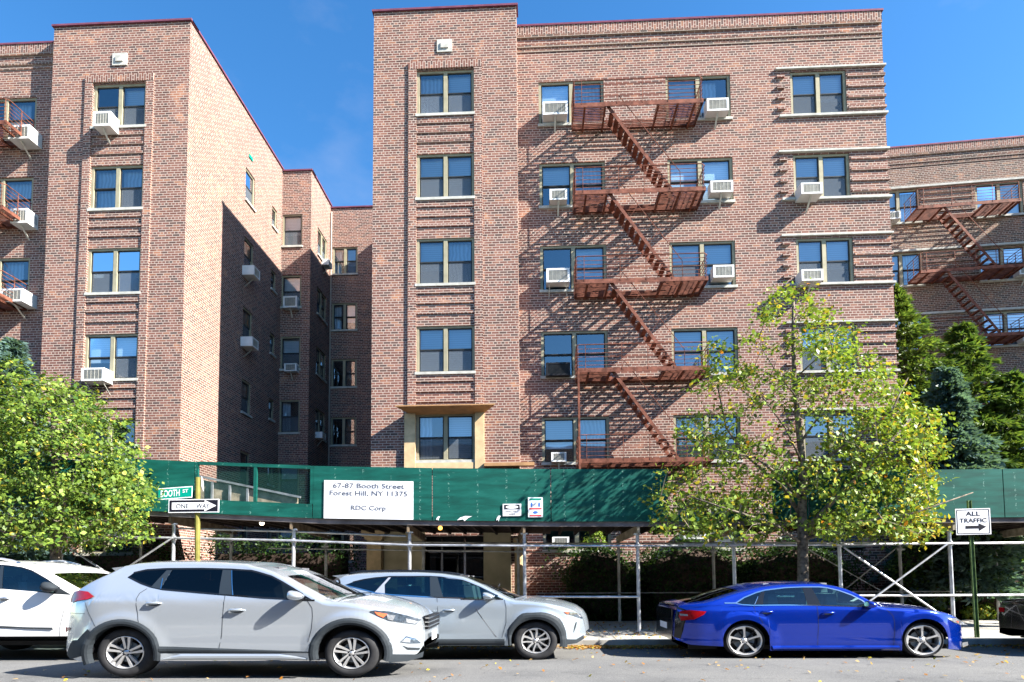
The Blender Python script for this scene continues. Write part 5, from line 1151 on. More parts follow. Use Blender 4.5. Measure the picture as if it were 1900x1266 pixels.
dlo = [g3(285, 335, .12), g3(400, 293, .15), g3(550, 258, .17), g3(700, 236, .18), g3(900, 219, .2), g3(1450, 217, .2), g3(1700, 228, .2), g3(1899, 266, .18), g4(150, 187, .16), g4(300, 243, .13), g4(450, 312, .1), g4(560, 372, .06), g4(622, 410, .03)]
sill_ = g4(300, 985)[1]
bot = [(top[0][0], .33), (top[0][0] + .12, .24), (.0 - .42, .2), (.44, sill_), (wf2[0] - .45, sill_), (wf2[0] + .45, g4(1400, 985)[1]), (g4(1540, 960, .2)[0], g4(1540, 960, .2)[1]), (top[-1][0], .36)]
wr2x = wf2[0] - 2.755 * .97
arches = [(wr2x, .30, .385, .345), (wf2[0], .29, .375, .335)]
spec = dict(paint='car_silver_blue', top=top, belt=belt, dlo=dlo, bot=bot, wheels=arches, crown=[(top[0][0], .02), (0.2, .04), (2.0, .03), (g4(300, 200)[0], .02), (g4(700, 400)[0], .02), (g4(900, 430)[0], .05), (g4(1500, 550)[0], .05), (top[-1][0], .02)], bow=[(top[0][0], -.05), (0.2, -.03), (1.2, 0), (2.0, 0), (g4(200, 160)[0], .05), (g4(700, 405)[0], .15), (g4(1000, 440)[0], .1), (top[-1][0], .1)], doors=[(.35, g3(1540, 600)[0] - .003), (g3(1540, 600)[0] + .003, g4(655, 600)[0])], cowl=g4(735, 412)[0], header=g4(80, 120)[0], rwtop=g3(290, 210)[0], rwbot=xr - .05, glass='glass_teal', zbelt=g3(1400, 497, .03)[1], seats=[wf2[0] - 1.0, .75], wheel_x=wf2[0] - .66, nose=.8, nosein=.40, crease=g3(1700, 590)[1], lowcrease=g4(300, 880)[1])
c = Car('parked_car', 'pale silver crossover parked at the kerb behind the nearest car, front wheel turned', 'car', x2, Y2, z2, 1.86, spec, 'cars along the street'); c.shell()
st2 = dict(n=5, a0=.12, pts=[[(.14, -.07), (.16, .08), (.60, .10), (.95, .20), (.97, .04), (.62, -.03)], [(.80, .10), (.95, .20), (.80, .55), (.70, .62), (.72, .52), (.80, .35)], [(.15, -.08), (.3, -.06), (.55, -.33), (.82, -.50), (.74, -.60), (.5, -.42)]])
for xw in (wr2x, wf2[0]):
    for sd in (-1, 1): c.wheel(xw, rzz, rxx, rzz, .66, st2, side=sd, yin=.04 if sd < 0 else .04)
def poly_ring(c, inner, outer, name='arch_cladding', mat='cladding', off=.014):
    for sd in (-1, 1): c.band(inner, outer, name, mat, side=sd, off=off)
xc, zc = wf2[0], .29
inner = arch_pts(xc, zc, .372, .332, math.radians(-14), math.radians(190), 24)
tr_ = [g4(u, v) for u, v in ((1425, 1000), (1415, 920), (1395, 790), (1330, 660), (1200, 592), (1000, 582), (850, 590), (760, 680), (672, 800), (685, 905), (685, 960))]
tp_ = sorted(((math.atan2((z - zc), (x - xc)) % (2 * PI) if not (z < zc and x > xc) else math.atan2(z - zc, x - xc)), math.hypot(x - xc, z - zc)) for x, z in tr_)
outer = []
for x, z in inner:
    a = math.atan2(z - zc, x - xc); a = a + 2 * PI if (z < zc and x < xc) else a; r = interp(tp_, a); outer.append((xc + r * math.cos(a), zc + r * math.sin(a)))
poly_ring(c, inner, outer); poly_ring(c, [(x - xc + wr2x, z) for x, z in inner], [(x - xc + wr2x, z) for x, z in outer])
s0, s1 = wr2x + .45, wf2[0] - .47
for sd in (-1, 1):
    c.band([(lerp(s0, s1, k / 12), sill_ + .003) for k in range(13)], [(lerp(s0, s1, k / 12), g4(300, 905)[1]) for k in range(13)], 'sill_cladding', 'cladding', side=sd)
    c.patch([g4(1415, 915), g4(1530, 915, .15), g4(1615, 850, .35), g4(1620, 900, .35), g4(1540, 955, .2), g4(1400, 985)], 'front_bumper_cladding', 'cladding', side=sd, off=.008)
    hl = c.patch([g4(1375, 568, .12), g4(1480, 568, .18), g4(1575, 595, .3), g4(1610, 650, .38), g4(1560, 640, .3), g4(1480, 615, .2), g4(1410, 590, .14)], 'headlamp', 'lamp_smoke', side=sd, off=.008)
    c.patch([g4(1378, 570, .12), g4(1440, 575, .15), g4(1425, 598, .14)], 'indicator', 'lamp_orange', hl, side=sd, off=.013); c.patch([g4(1535, 590, .25), g4(1600, 625, .36), g4(1570, 628, .32)], 'lens', 'lamp_clear', hl, side=sd, off=.013)
    c.patch([g4(1535, 690, .25), g4(1520, 760, .22), g4(1492, 832, .18), g4(1505, 750, .2), g4(1520, 700, .22)], 'air_slot', 'cladding', side=sd, off=.006)
    c.patch([g3(880, 232, .18), g3(915, 232, .18), g3(825, 330, .1), g3(830, 448, .04), g3(690, 432, .04)], 'quarter_pillar', 'bracket_metal' if False else 'rim_silver', side=sd, off=.004)
    c.patch([g3(1442, 222, .18), g3(1545, 226, .18), g3(1625, 498, .03), g3(1452, 490, .03)], 'door_pillar', 'pillar_trim', side=sd, off=.004)
c.seam([g3(1510, 226, .18), g3(1540, 495, .03), g3(1548, 650), g3(1545, 900), g3(1522, 1130)]); c.seam([g4(640, 420, .03), g4(660, 520), g4(660, 700), g4(610, 880), g4(600, 985)]); c.seam([g3(640, 450, .04), g3(590, 510), g3(600, 700)])
c.seam([g4(285, 535), g4(360, 640), g4(540, 880)], w=.008, mat='chrome', name='door_crease', off=.002)
c.seam(dlo[1:-1], w=.018, mat='black_trim', name='window_trim', off=.003); c.seam([(x, z + .002) for x, z in belt[2:12]], w=.016, mat='chrome', name='window_trim', off=.003)
for sd in (-1, 1): c.handle(*g3(1700, 676), side=sd); c.mirror(g4(430, 375, -.1)[0], g4(430, 375, -.1)[1], .11, .09, .05, 'car_silver_blue', side=sd); c.handle(*g3(640, 620), side=sd)
spoiler(c, [g3(95, 208, .3), g3(300, 188, .3), g3(310, 240, .3), g3(200, 245, .3)], .55, 'car_silver_blue')
for sd in (-1, 1): r = MB(); r.tube([c.w((x, sd * .58, z)) for x, z in (g3(380, 175, .4), g3(520, 150, .4), g3(900, 143, .4), g3(1300, 143, .4), g3(1600, 160, .4), g3(1860, 200, .4))], .018, 6); r.build('roof_rail', 'black_trim', c.root)
for k in (0, 1): m = MB(); y = -.3 + .6 * k; xx = spec['cowl']; m.bar(c.w((xx + .10, y + .2, interp(top, xx) + .03)), c.w((xx + .02, y - .32, interp(top, xx) + .035)), .02, .012); m.build('wiper', 'black_trim', c.root)
c.finish()

# ---- blue saloon
Yb = 9.25; xb_ = PY(1383, 1222, Yb).x; zb_ = PY(1550, 1221, Yb).z
h5 = zoomfn(1220, 1066, 6.333, Yb, zb_, xb_); h6 = zoomfn(1500, 1066, 6.333, Yb, zb_, xb_)
wr = h5(1040, 797); wf = h6(1370, 785); rx_, rz_ = .308, .262
top = mono([h5(125, 700, .6), h5(108, 640, .6), h5(118, 560, .6), h5(145, 480, .55), h5(170, 400, .5), h5(205, 352, .4), h5(330, 346, .22), h5(530, 326, .18), h5(640, 296, .2), h5(760, 255, .22), h5(900, 212, .25), h5(1050, 172, .28), h5(1200, 140, .3), h5(1400, 117, .3), h5(1700, 107, .3), h5(1890, 107, .3), h6(150, 113, .3), h6(280, 132, .28), h6(400, 163, .26), h6(520, 212, .22), h6(640, 272, .16), h6(740, 325, .1), h6(820, 365, .06), h6(900, 383, .05), h6(1100, 392, .06), h6(1300, 405, .08), h6(1450, 422, .12), h6(1560, 445, .2), h6(1660, 475, .25), h6(1745, 515, .3), h6(1790, 570, .32), h6(1805, 640, .34), h6(1810, 720, .34)])
belt = [(top[0][0], .42), h5(300, 420, .2), h5(600, 370, .08), h5(905, 338, .08), h5(1000, 356, .05), h5(1130, 363, .03), h5(1500, 360, .03), h5(1890, 362, .03), h6(300, 369, .03), h6(600, 377, .03), h6(700, 384, .03), h6(725, 384, .03), h6(900, 420, .02), h6(1300, 450, .03), (top[-1][0], .42)]
dlo = [h5(905, 335, .1), h5(1000, 270, .16), h5(1150, 212, .18), h5(1250, 184, .2), h5(1500, 155, .2), h5(1700, 146, .2), h5(1890, 146, .2), h6(200, 153, .2), h6(350, 187, .17), h6(500, 242, .13), h6(620, 306, .09), h6(720, 378, .03)]
sl_ = h5(1600, 895)[1]
bot = [(top[0][0], .30), (h5(180, 750, .4)[0], h5(180, 750, .4)[1]), (h5(360, 815, .2)[0], h5(360, 815, .2)[1]), (wr[0] - .36, h5(740, 845)[1]), (wr[0] + .36, sl_), (wf[0] - .40, sl_), (wf[0] + .36, h6(1640, 880)[1]), (h6(1750, 876, .4)[0], h6(1750, 876, .4)[1]), (top[-1][0], .26)]
arches = [(wr[0], .262, .352, .318), (wf[0], .262, .355, .325)]
dr0, dm, df = h5(1190, 520)[0], h5(1899 - 0, 600)[0] - .02, h6(1005, 600)[0]
dm = h6(110, 600)[0]
spec = dict(paint='car_blue', top=top, belt=belt, dlo=dlo, bot=bot, wheels=arches, crown=[(top[0][0], .01), (h5(530, 300)[0], .06), (h5(1200, 140)[0], .05), (dm, .04), (h6(400, 163)[0], .03), (h6(820, 365)[0], .02), (h6(1000, 390)[0], .06), (h6(1500, 440)[0], .055), (top[-1][0], .01)], bow=[(top[0][0], .0), (h5(400, 300)[0], -.04), (h5(1000, 150)[0], -.02), (dm, 0), (h6(300, 130)[0], .05), (h6(820, 365)[0], .17), (h6(1200, 400)[0], .1), (top[-1][0], .03)], doors=[(dr0, dm - .003), (dm + .003, df)], cowl=h6(845, 372)[0], header=h6(300, 130)[0], rwtop=h5(1020, 180)[0], rwbot=h5(400, 340)[0], glass='glass_teal', zbelt=h5(1500, 360, .03)[1], seats=[wf[0] - 1.15, wr[0] + .6], seatmat='seat_light', wheel_x=wf[0] - .75, nose=.75, nosein=.40, tail=.65, tailin=.26, tumble=.20, crease=h5(1500, 410)[1], lowcrease=h5(1600, 770)[1], bonnet_end=.2)
c = Car('parked_car', 'bright blue saloon with five spoke silver and black wheels, parked under the right tree', 'car', xb_, Yb, zb_, 1.80, spec, 'cars along the street'); c.shell()
st3 = dict(n=5, a0=.35, pts=[[(.12, -.07), (.12, .07), (.5, .05), (.80, .075), (.955, .09), (.955, -.07), (.5, -.05)], [(.80, .06), (.955, .10), (.90, .34), (.82, .50), (.76, .46), (.80, .30)]], dark=[[(.15, .12), (.3, .16), (.72, .42), (.78, .36), (.4, .10)]])
for wc in (wr, wf):
    for sd in (-1, 1): c.wheel(wc[0], rz_, rx_, rz_, .845, st3, side=sd, yin=.03)
for sd in (-1, 1):
    tl = c.patch([h5(240, 425, .3), h5(350, 412, .25), h5(555, 432, .1), h5(520, 468, .12), h5(400, 520, .2), h5(245, 535, .3), h5(215, 480, .34)], 'tail_lamp', 'lamp_red', side=sd, off=.010)
    c.patch([h5(222, 452, .34), h5(320, 462, .25), h5(325, 482, .25), h5(235, 478, .33)], 'lens', 'lamp_clear', tl, side=sd, off=.016)
    hl = c.patch([h6(1540, 505, .2), h6(1640, 505, .3), h6(1740, 545, .42), h6(1790, 588, .5), h6(1700, 580, .38), h6(1620, 555, .28)], 'headlamp', 'lamp_clear', side=sd, off=.008)
    c.patch([h6(1640, 535, .3), h6(1680, 545, .34), h6(1670, 562, .34)], 'indicator', 'lamp_orange', hl, side=sd, off=.014)
    c.patch([h5(1205, 212, .18), h5(1252, 200, .18), h5(1240, 300, .08), h5(1245, 356, .03), h5(1140, 356, .03), h5(1165, 290, .1)], 'quarter_pillar', 'black_trim', side=sd, off=.004)
    c.patch([h5(1702, 152, .18), h5(1812, 150, .18), h5(1899 + 20, 358, .03), h5(1762, 356, .03)], 'door_pillar', 'black_trim', side=sd, off=.004)
    c.band([(lerp(wr[0] + .38, wf[0] - .40, k / 14), sl_ + .002) for k in range(15)], [(lerp(wr[0] + .38, wf[0] - .40, k / 14), sl_ + .075) for k in range(15)], 'side_skirt', 'car_blue', side=sd, off=.03)
    c.patch([h6(1745, 800, .42), h6(1790, 780, .5), h6(1800, 820, .5), h6(1770, 850, .45)], 'bumper_insert', 'chrome', side=sd, off=.008)
c.seam([h5(1130, 362, .04), h5(1150, 450), h5(1195, 510), h5(1232, 570)]); c.seam([h6(35, 152, .18), h6(100, 365, .03), h6(115, 600), h6(105, 850)]); c.seam([h6(900, 400, .02), h6(990, 480), h6(1008, 560), h6(1005, 700), h6(990, 840)]); c.seam([h5(1180, 260, .1), h5(1140, 352, .04)], w=.008, mat='chrome', name='trim', off=.008)
c.seam([h5(775, 335, .1)] + dlo, w=.018, mat='chrome', name='window_trim', off=.005); c.seam([h5(775, 335, .1), h5(905, 333, .1)] + belt[3:12], w=.014, mat='chrome', name='window_trim', off=.005)
for p_, q_ in ((h5(1285, 442), 0), (h6(235, 452), 0)):
    for sd in (-1, 1): c.handle(*p_, side=sd)
for sd in (-1, 1): c.mirror(h6(745, 355, -.1)[0], h6(745, 355, -.1)[1], .095, .09, .052, 'car_blue', side=sd)
m = MB(); q = h5(1000, 130, .8); m.prism([(q[0] - .07, q[1] - .08), (q[0] + .14, q[1] - .08), (q[0] + .10, q[1] - .01), (q[0] - .03, q[1] + .02), (q[0] - .08, q[1] + .015)], -.02, .02, lambda x, z, d: c.w((x, d, z))); m.build('antenna', 'car_blue', c.root)
for sd in (-1, 1): c.patch([(c.xa + .005, .30), (c.xa + .09, .28), (c.xa + .13, .42), (c.xa + .16, .60), (c.xa + .20, .72), (c.xa + .06, .78), (c.xa + .02, .60)], 'rear_fascia', 'black_trim', side=sd, off=.005)
m = MB(); m.box(c.xa - .008, c.xa + .01, -.60, .60, .30, .74, T=lambda x, y, z: c.w((x, y, z))); m.build('rear_panel', 'black_trim', c.root)
# rear fascia: spoiler lip, plate, exhaust trim
spoiler(c, [h5(160, 352, .45), h5(330, 338, .4), h5(330, 350, .4), h5(180, 372, .45)], .50, 'black_trim')
m = MB(); m.box(c.xa - .012, c.xa + .02, -.26, .26, .40, .50, T=lambda x, y, z: c.w((x + .0, y, z))); m.build('number_plate', 'sign_white', c.root)
m = MB(); m.box(c.xa - .01, c.xa + .12, -.58, .58, .25, .34, T=lambda x, y, z: c.w((x, y, z))); m.build('rear_diffuser', 'black_trim', c.root)
m = MB(); m.box(c.xb - .03, c.xb + .02, -.45, .45, .36, .50, T=lambda x, y, z: c.w((x, y, z))); m.build('grille', 'rim_dark', c.root)
c.finish()

# ---- white crossover at the left edge (nose hidden by the nearest car)
Yw = 8.95; xw0 = PY(0, 1100, Yw).x - 1.2; zw = .02
k7 = zoomfn(0, 1020, 5.755, Yw, zw, xw0)
cw_ = k7(800, 480)[0]
top = mono([(-1.75, .45), (-1.73, .85), (-1.62, 1.05), (-1.35, 1.36), (-1.1, 1.43), (-.5, 1.47), k7(0, 128, .3), k7(150, 140, .3), k7(300, 160, .3), k7(400, 190, .28), k7(500, 240, .25), k7(620, 310, .2), k7(720, 380, .14), k7(810, 440, .08), k7(880, 470, .05), (cw_ + .5, k7(880, 490)[1]), (cw_ + .9, k7(880, 520)[1]), (cw_ + 1.12, k7(880, 600)[1]), (cw_ + 1.2, k7(880, 700)[1]), (cw_ + 1.22, k7(880, 780)[1])])
belt = [(top[0][0], .5), (-1.3, .98), (-1.0, .98), k7(0, 420, .03), k7(380, 450, .03), k7(600, 475, .03), k7(765, 482, .03), k7(850, 540, .03), (top[-1][0], .5)]
dlo = [(-1.25, 1.0), (-1.1, 1.22), (-.9, 1.28), (-.4, 1.33), k7(0, 165, .2), k7(200, 182, .2), k7(350, 228, .18), k7(500, 312, .13), k7(650, 412, .07), k7(760, 480, .03)]
sw = k7(300, 925)[1]
wfx = cw_ + .55; wrx = wfx - 3.0
bot = [(top[0][0], .33), (wrx - .45, .25), (wrx + .45, sw), (wfx - .45, sw), (wfx + .4, .22), (top[-1][0], .32)]
spec = dict(paint='car_white', top=top, belt=belt, dlo=dlo, bot=bot, wheels=[(wrx, .31, .40, .36), (wfx, .31, .40, .36)], crown=[(top[0][0], .03), (0, .04), (cw_, .02), (cw_ + .2, .06), (top[-1][0], .02)], bow=[(top[0][0], -.05), (-1, 0), (.8, 0), (k7(450, 210)[0], .05), (cw_, .17), (top[-1][0], .12)], doors=[(-.7, k7(-60, 600)[0]), (k7(-55, 600)[0], k7(690, 620)[0])], cowl=k7(845, 460)[0], header=k7(400, 190)[0], rwtop=-1.3, rwbot=-1.65, glass='glass_teal', zbelt=k7(380, 450, .03)[1], seats=[k7(60, 400)[0], -.6], seatmat='seat_light', wheel_x=k7(420, 400)[0], lowcrease=k7(300, 830)[1])
c = Car('parked_car', 'white crossover with a black door mirror, cut off by the left edge of the photo', 'car', xw0, Yw, zw, 1.90, spec, 'cars along the street'); c.shell()
for xw in (wrx, wfx):
    for sd in (-1, 1): c.wheel(xw, .30, .355, .30, .66, st, side=sd, yin=.05)
for sd in (-1, 1):
    c.band([(k7(0, 0)[0] - .3, k7(0, 832)[1]), k7(0, 832), k7(300, 842), k7(585, 848)], [(k7(0, 0)[0] - .3, k7(0, 812)[1]), k7(0, 812), k7(300, 826), k7(575, 830)], 'door_strip', 'cladding', side=sd, off=.02)
    c.mirror(k7(500, 402, -.1)[0], k7(500, 402, -.1)[1], .125, .10, .075, 'cladding', side=sd)
    c.patch([k7(600, 380, .08), k7(760, 480, .03), k7(590, 470, .03)], 'mirror_sail', 'cladding', side=sd, off=.004)
    c.handle(*k7(30, 522), side=sd, mat='chrome'); c.patch([k7(5, 170, .2), k7(38, 175, .2), k7(15, 418, .03), k7(-60, 418, .03)], 'door_pillar', 'pillar_trim', side=sd, off=.004)
    r = MB(); r.tube([c.w((x, sd * .62, z)) for x, z in ((-.9, 1.5), k7(-40, 100, .4), k7(60, 100, .4), k7(160, 118, .4), k7(270, 150, .4))], .02, 6); r.build('roof_rail', 'rim_silver', c.root)
    c.patch([(cw_ + .72, k7(0, 560)[1]), (cw_ + 1.12, k7(0, 600)[1]), (cw_ + 1.14, k7(0, 680)[1]), (cw_ + .8, k7(0, 630)[1])], 'headlamp', 'lamp_clear', side=sd, off=.008)
c.seam([k7(690, 560), k7(690, 640), k7(652, 800), k7(645, 925)]); c.seam([k7(-55, 430, .03), k7(-58, 700), k7(-60, 920)])
c.seam(dlo[3:-1], w=.02, mat='lamp_red' if False else 'black_trim', name='window_trim', off=.003); c.finish()

# ---- black saloon at the right edge, seen from its rear corner
Yk = 9.25; xk = PY(1850, 1180, 11.0).x - .02; zk = .0
top = mono([(0, .34), (-.0, .5), (.03, .72), (.06, .80), (.14, .835), (.5, .85), (.8, .90), (1.2, 1.07), (1.5, 1.15), (1.9, 1.19), (2.3, 1.18), (2.7, 1.10), (3.1, .96), (3.4, .86), (3.9, .80), (4.4, .73), (4.65, .62), (4.72, .45)])
belt = [(0, .4), (1.0, .83), (1.5, .84), (3.2, .80), (3.5, .76), (4.72, .42)]; dlo = [(1.0, .84), (1.3, 1.0), (1.9, 1.10), (2.4, 1.08), (3.0, .9), (3.25, .81)]
bot = [(0, .25), (.3, .18), (1.3, .16), (3.3, .16), (4.3, .16), (4.72, .25)]
spec = dict(paint='car_black', top=top, belt=belt, dlo=dlo, bot=bot, wheels=[(.95, .27, .36, .32), (3.75, .27, .36, .32)], crown=[(0, .02), (.5, .05), (1.9, .05), (3.2, .02), (3.6, .06), (4.72, .01)], bow=[(0, -.12), (.5, -.08), (1.6, 0), (2.6, .05), (3.4, .15), (4.72, .1)], doors=[(1.3, 2.2), (2.2, 3.2)], cowl=3.4, header=2.6, rwtop=1.5, rwbot=.75, glass='glass_smoke', zbelt=.82, seats=[2.5], wheel_x=2.9, tailin=.16, tail=.35)
c = Car('parked_car', 'black saloon at the right edge, only its rear corner and grey number plate showing', 'car', xk, Yk, zk, 1.80, spec, 'cars along the street'); c.shell()
for xw in (.95, 3.75):
    for sd in (-1, 1): c.wheel(xw, .265, .31, .265, .7, st3, side=sd)
m = MB(); T = lambda x, y, z: c.w((x, y, z)); m.box(-.014, .004, .12, .46, .42, .55, T=T); pl_ = m.build('number_plate', 'galv_old', c.root)
m = MB()
for k in range(6): y = .16 + k * .045; m.box(-.017, -.015, y, y + .025, .45, .52, T=T)
m.build('plate_marks', 'ink_grey', pl_)
m = MB(); m.box(-.01, .03, .62, .74, .62, .70, T=T); m.build('tail_lamp', 'lamp_red', c.root); m = MB(); m.box(-.01, .03, -.74, -.55, .62, .70, T=T); m.build('tail_lamp', 'lamp_red', c.root)
m = MB(); m.box(-.012, .01, -.5, .5, .60, .615, T=T); m.build('boot_trim', 'chrome', c.root)
m = MB(); m.lathe([(.045, 0), (.03, -.006), (.03, 0)], 16, lambda a, b, ax: c.w((-.008 + ax, .0 + a, .70 + b * .8))); m.build('badge', 'chrome', c.root)
c.finish()
# ------------------------------------------------------------------ vegetation
def leafquads(cent, nrm, size, aspect=1.5):
    # cent (N,3), nrm (N,3), size (N,) -> folded kite leaves: two triangles sharing the midrib, as quads
    n = len(cent); a = NR.normal(size=(n, 3)); u = np.cross(nrm, a); u /= np.maximum(np.linalg.norm(u, axis=1, keepdims=True), 1e-6); w = np.cross(nrm, u)
    s = size[:, None]; P = np.empty((n, 4, 3)); P[:, 0] = cent - u * s * .5 * aspect; P[:, 1] = cent + w * s * .5 + nrm * s * .12; P[:, 2] = cent + u * s * .5 * aspect; P[:, 3] = cent - w * s * .5 + nrm * s * .12
    return P.reshape(-1, 3)
def unit(v): return v / np.maximum(np.linalg.norm(v, axis=1, keepdims=True), 1e-9)
def tree(name, label, base, Y, ells, limbs, trunk_r, nleaf, lsize, mats, probs, depth=1.5, trunkpts=None, bark='bark', clump=.16, yoff=0.0, ybias=None, warm=None):
    root = thing(name, label, 'tree', base)
    tk = MB(); tp = [Vector(p) for p in trunkpts]
    tk.tube(tp, [trunk_r * q for q in np.linspace(1.0, .22, len(tp))], 12)
    trunk = tk.build('trunk', bark, root, smooth=True)
    # clusters
    wts = np.array([e[2] * e[3] * (e[4] if len(e) > 4 else 1) for e in ells], float); wts /= wts.sum()
    nc = nleaf // 11; ids = NR.choice(len(ells), nc, p=wts); C = []
    for i in ids:
        e = ells[i]; r = math.sqrt(NR.random()); t = NR.random() * 2 * PI; r = r ** .8
        x, y = e[0] + e[2] * r * math.cos(t), e[1] + e[3] * r * math.sin(t); dd = NR.normal() * depth * .42 * math.sqrt(max(.15, 1 - r * r * .7)) + yoff
        p = PY(x, y, Y + dd); C.append(p)
    C = np.array([tuple(c) for c in C])
    # limb skeleton
    lp = []; lm = MB()
    for pts, r in limbs:
        q = [Vector(p) for p in pts]; lm.tube(q, [r * k for k in np.linspace(1, .3, len(q))], 7)
        for a, b in zip(q, q[1:]):
            for k in range(5): lp.append(tuple(a.lerp(b, k / 5)))
    for a, b in zip(tp[len(tp) // 3:], tp[len(tp) // 3 + 1:]):
        for k in range(5): lp.append(tuple(a.lerp(b, k / 5)))
    lp = np.array(lp)
    lm.build('limbs', bark, trunk, smooth=True)
    tw = MB(); order = NR.permutation(len(C)); nodes = lp.copy()
    # grow twigs in order of distance from the skeleton
    d0 = np.array([np.min(np.linalg.norm(lp - c, axis=1)) for c in C]); order = np.argsort(d0)
    ext = [tuple(x) for x in lp]
    arr = np.array(ext)
    cnt = 0
    for i in order:
        if NR.random() < .45: continue
        c = C[i]; d = np.linalg.norm(arr - c, axis=1) + np.maximum(0, arr[:, 2] - c[2]) * .8; k = int(np.argmin(d)); a = Vector(arr[k]); b = Vector(c)
        if (b - a).length < .03: continue
        m_ = a.lerp(b, .5) + Vector((0, 0, .06 * (b - a).length)); L_ = (b - a).length
        tw.tube([a, m_, b], [min(.018, .006 + .010 * L_), .006, .003], 3, caps=False); arr = np.concatenate([arr, [tuple(m_), tuple(b)]]); cnt += 1
        if cnt > 900: break
    tw.build('twigs', bark, trunk)
    n = len(C) * 11; cc = np.repeat(C, 11, axis=0) + NR.normal(size=(n, 3)) * np.array([clump, clump, clump * .62])
    cen = C.mean(axis=0); out = unit(cc - cen); nr = unit(out * .5 + NR.normal(size=(n, 3)) * .7 + np.array([0.15, -.1, .75])); sz = lsize * (.42 + .95 * NR.random(n) ** 1.3)
    V = leafquads(cc, nr, sz); mi = NR.choice(len(mats), n, p=probs)
    if warm is not None:
        wx = warm(cc); rr_ = NR.random(n); mi = np.where(rr_ < wx, 2, mi)
    npmesh('crown', V, 4, mats, mi, root)
    return root
def at(px_, py_, Y, dy=0.0): p = PY(px_, py_, Y); return (p.x, Y + dy, p.z)
LM = ['leaf_green', 'leaf_light', 'leaf_yellow', 'leaf_orange']
YT = 11.9
tb = (PY(1490, 1150, YT).x, YT, .12)
tp = [(tb[0], YT, .10), at(1489, 1120, YT), at(1490, 1060, YT), at(1489, 1000, YT), at(1488, 950, YT), at(1490, 900, YT), at(1489, 840, YT, .05), at(1484, 770, YT, .1), at(1478, 700, YT, .1), at(1474, 630, YT, .05), at(1472, 560, YT)]
limbs = [([at(1492, 985, YT), at(1515, 955, YT, -.2), at(1555, 905, YT, -.4), at(1600, 860, YT, -.5), at(1660, 790, YT, -.5)], .06), ([at(1490, 1000, YT), at(1530, 960, YT, .3), at(1600, 930, YT, .6), at(1690, 890, YT, .7)], .045),
 ([at(1488, 960, YT), at(1465, 900, YT, .3), at(1440, 870, YT, .5), at(1400, 830, YT, .6), at(1365, 780, YT, .6), at(1345, 700, YT, .5)], .045), ([at(1488, 930, YT), at(1440, 890, YT, -.3), at(1380, 860, YT, -.6), at(1300, 850, YT, -.8)], .035),
 ([at(1489, 860, YT), at(1450, 800, YT, -.2), at(1400, 740, YT, -.3)], .025), ([at(1486, 820, YT), at(1520, 780, YT, .2), at(1550, 730, YT, .3), at(1560, 680, YT, .3)], .028), ([at(1480, 740, YT), at(1440, 690, YT), at(1410, 640, YT)], .018), ([at(1478, 700, YT), at(1520, 660, YT, -.2), at(1550, 610, YT, -.2)], .018),
 ([at(1490, 1010, YT), at(1420, 975, YT, -.4), at(1330, 955, YT, -.8), at(1250, 930, YT, -.9)], .035), ([at(1492, 1000, YT), at(1560, 975, YT, -.5), at(1650, 960, YT, -.8), at(1750, 925, YT, -.8)], .03), ([at(1489, 880, YT), at(1540, 840, YT, -.4), at(1620, 780, YT, -.6), at(1650, 720, YT, -.6)], .03)]
ells = [(1452, 555, 24, 18), (1490, 545, 12, 14), (1420, 580, 20, 14, .9), (1440, 590, 18, 14, .8), (1508, 585, 28, 18, 1), (1515, 610, 22, 15, .8), (1398, 632, 16, 16, .8), (1425, 650, 26, 10, .7), (1535, 640, 50, 34, .9), (1578, 620, 20, 22, .6), (1475, 640, 24, 14, .7), (1325, 655, 34, 18, 1), (1350, 690, 46, 16, .9), (1330, 720, 40, 14, .6), (1400, 700, 45, 18, .8), (1590, 690, 50, 30, .85), (1640, 710, 30, 22, .8), (1655, 745, 45, 28, 1), (1470, 708, 50, 16, .8), (1540, 725, 60, 22, .8), (1440, 745, 60, 16, .7), (1340, 770, 60, 18, .6), (1560, 770, 70, 22, .6), (1310, 805, 50, 16, .9), (1345, 830, 60, 20, .9), (1690, 790, 62, 30, 1.1), (1620, 820, 90, 28, 1), (1720, 830, 40, 22, .9), (1450, 800, 30, 14, .4), (1410, 850, 70, 26, .8), (1260, 880, 40, 16, .8), (1320, 885, 60, 20, .6), (1235, 925, 42, 22, 1), (1340, 940, 80, 30, 1), (1440, 900, 50, 26, .9), (1560, 870, 80, 26, .8), (1540, 905, 50, 20, .5), (1660, 880, 80, 34, 1.0), (1640, 940, 95, 34, 1.0), (1715, 895, 34, 20, 1), (1600, 975, 90, 24, 1.2), (1700, 975, 50, 22, 1), (1690, 1000, 30, 10, .3), (1270, 970, 60, 18, 1), (1370, 985, 70, 20, .9), (1440, 960, 40, 24, .7), (1530, 985, 40, 22, .7), (1230, 990, 20, 10, .5)]
tree('street_tree', 'sparse yellow green street tree with open crown, growing behind the blue saloon', tb, YT, ells, limbs, .125, 20500, .066, LM, [.38, .48, .13, .01], depth=2.0, trunkpts=tp, clump=.115, warm=lambda c: np.clip((c[:, 0] - 6.6) / 3.2, 0, .45) * np.clip((4.4 - c[:, 2]) / 2, 0, 1))
YL = 11.8; tb = (PY(103, 1100, YL).x, YL, .12)
tp = [(tb[0], YL, .10), at(104, 1060, YL), at(103, 1010, YL), at(106, 960, YL), at(100, 900, YL), at(102, 840, YL), at(98, 780, YL), at(100, 730, YL)]
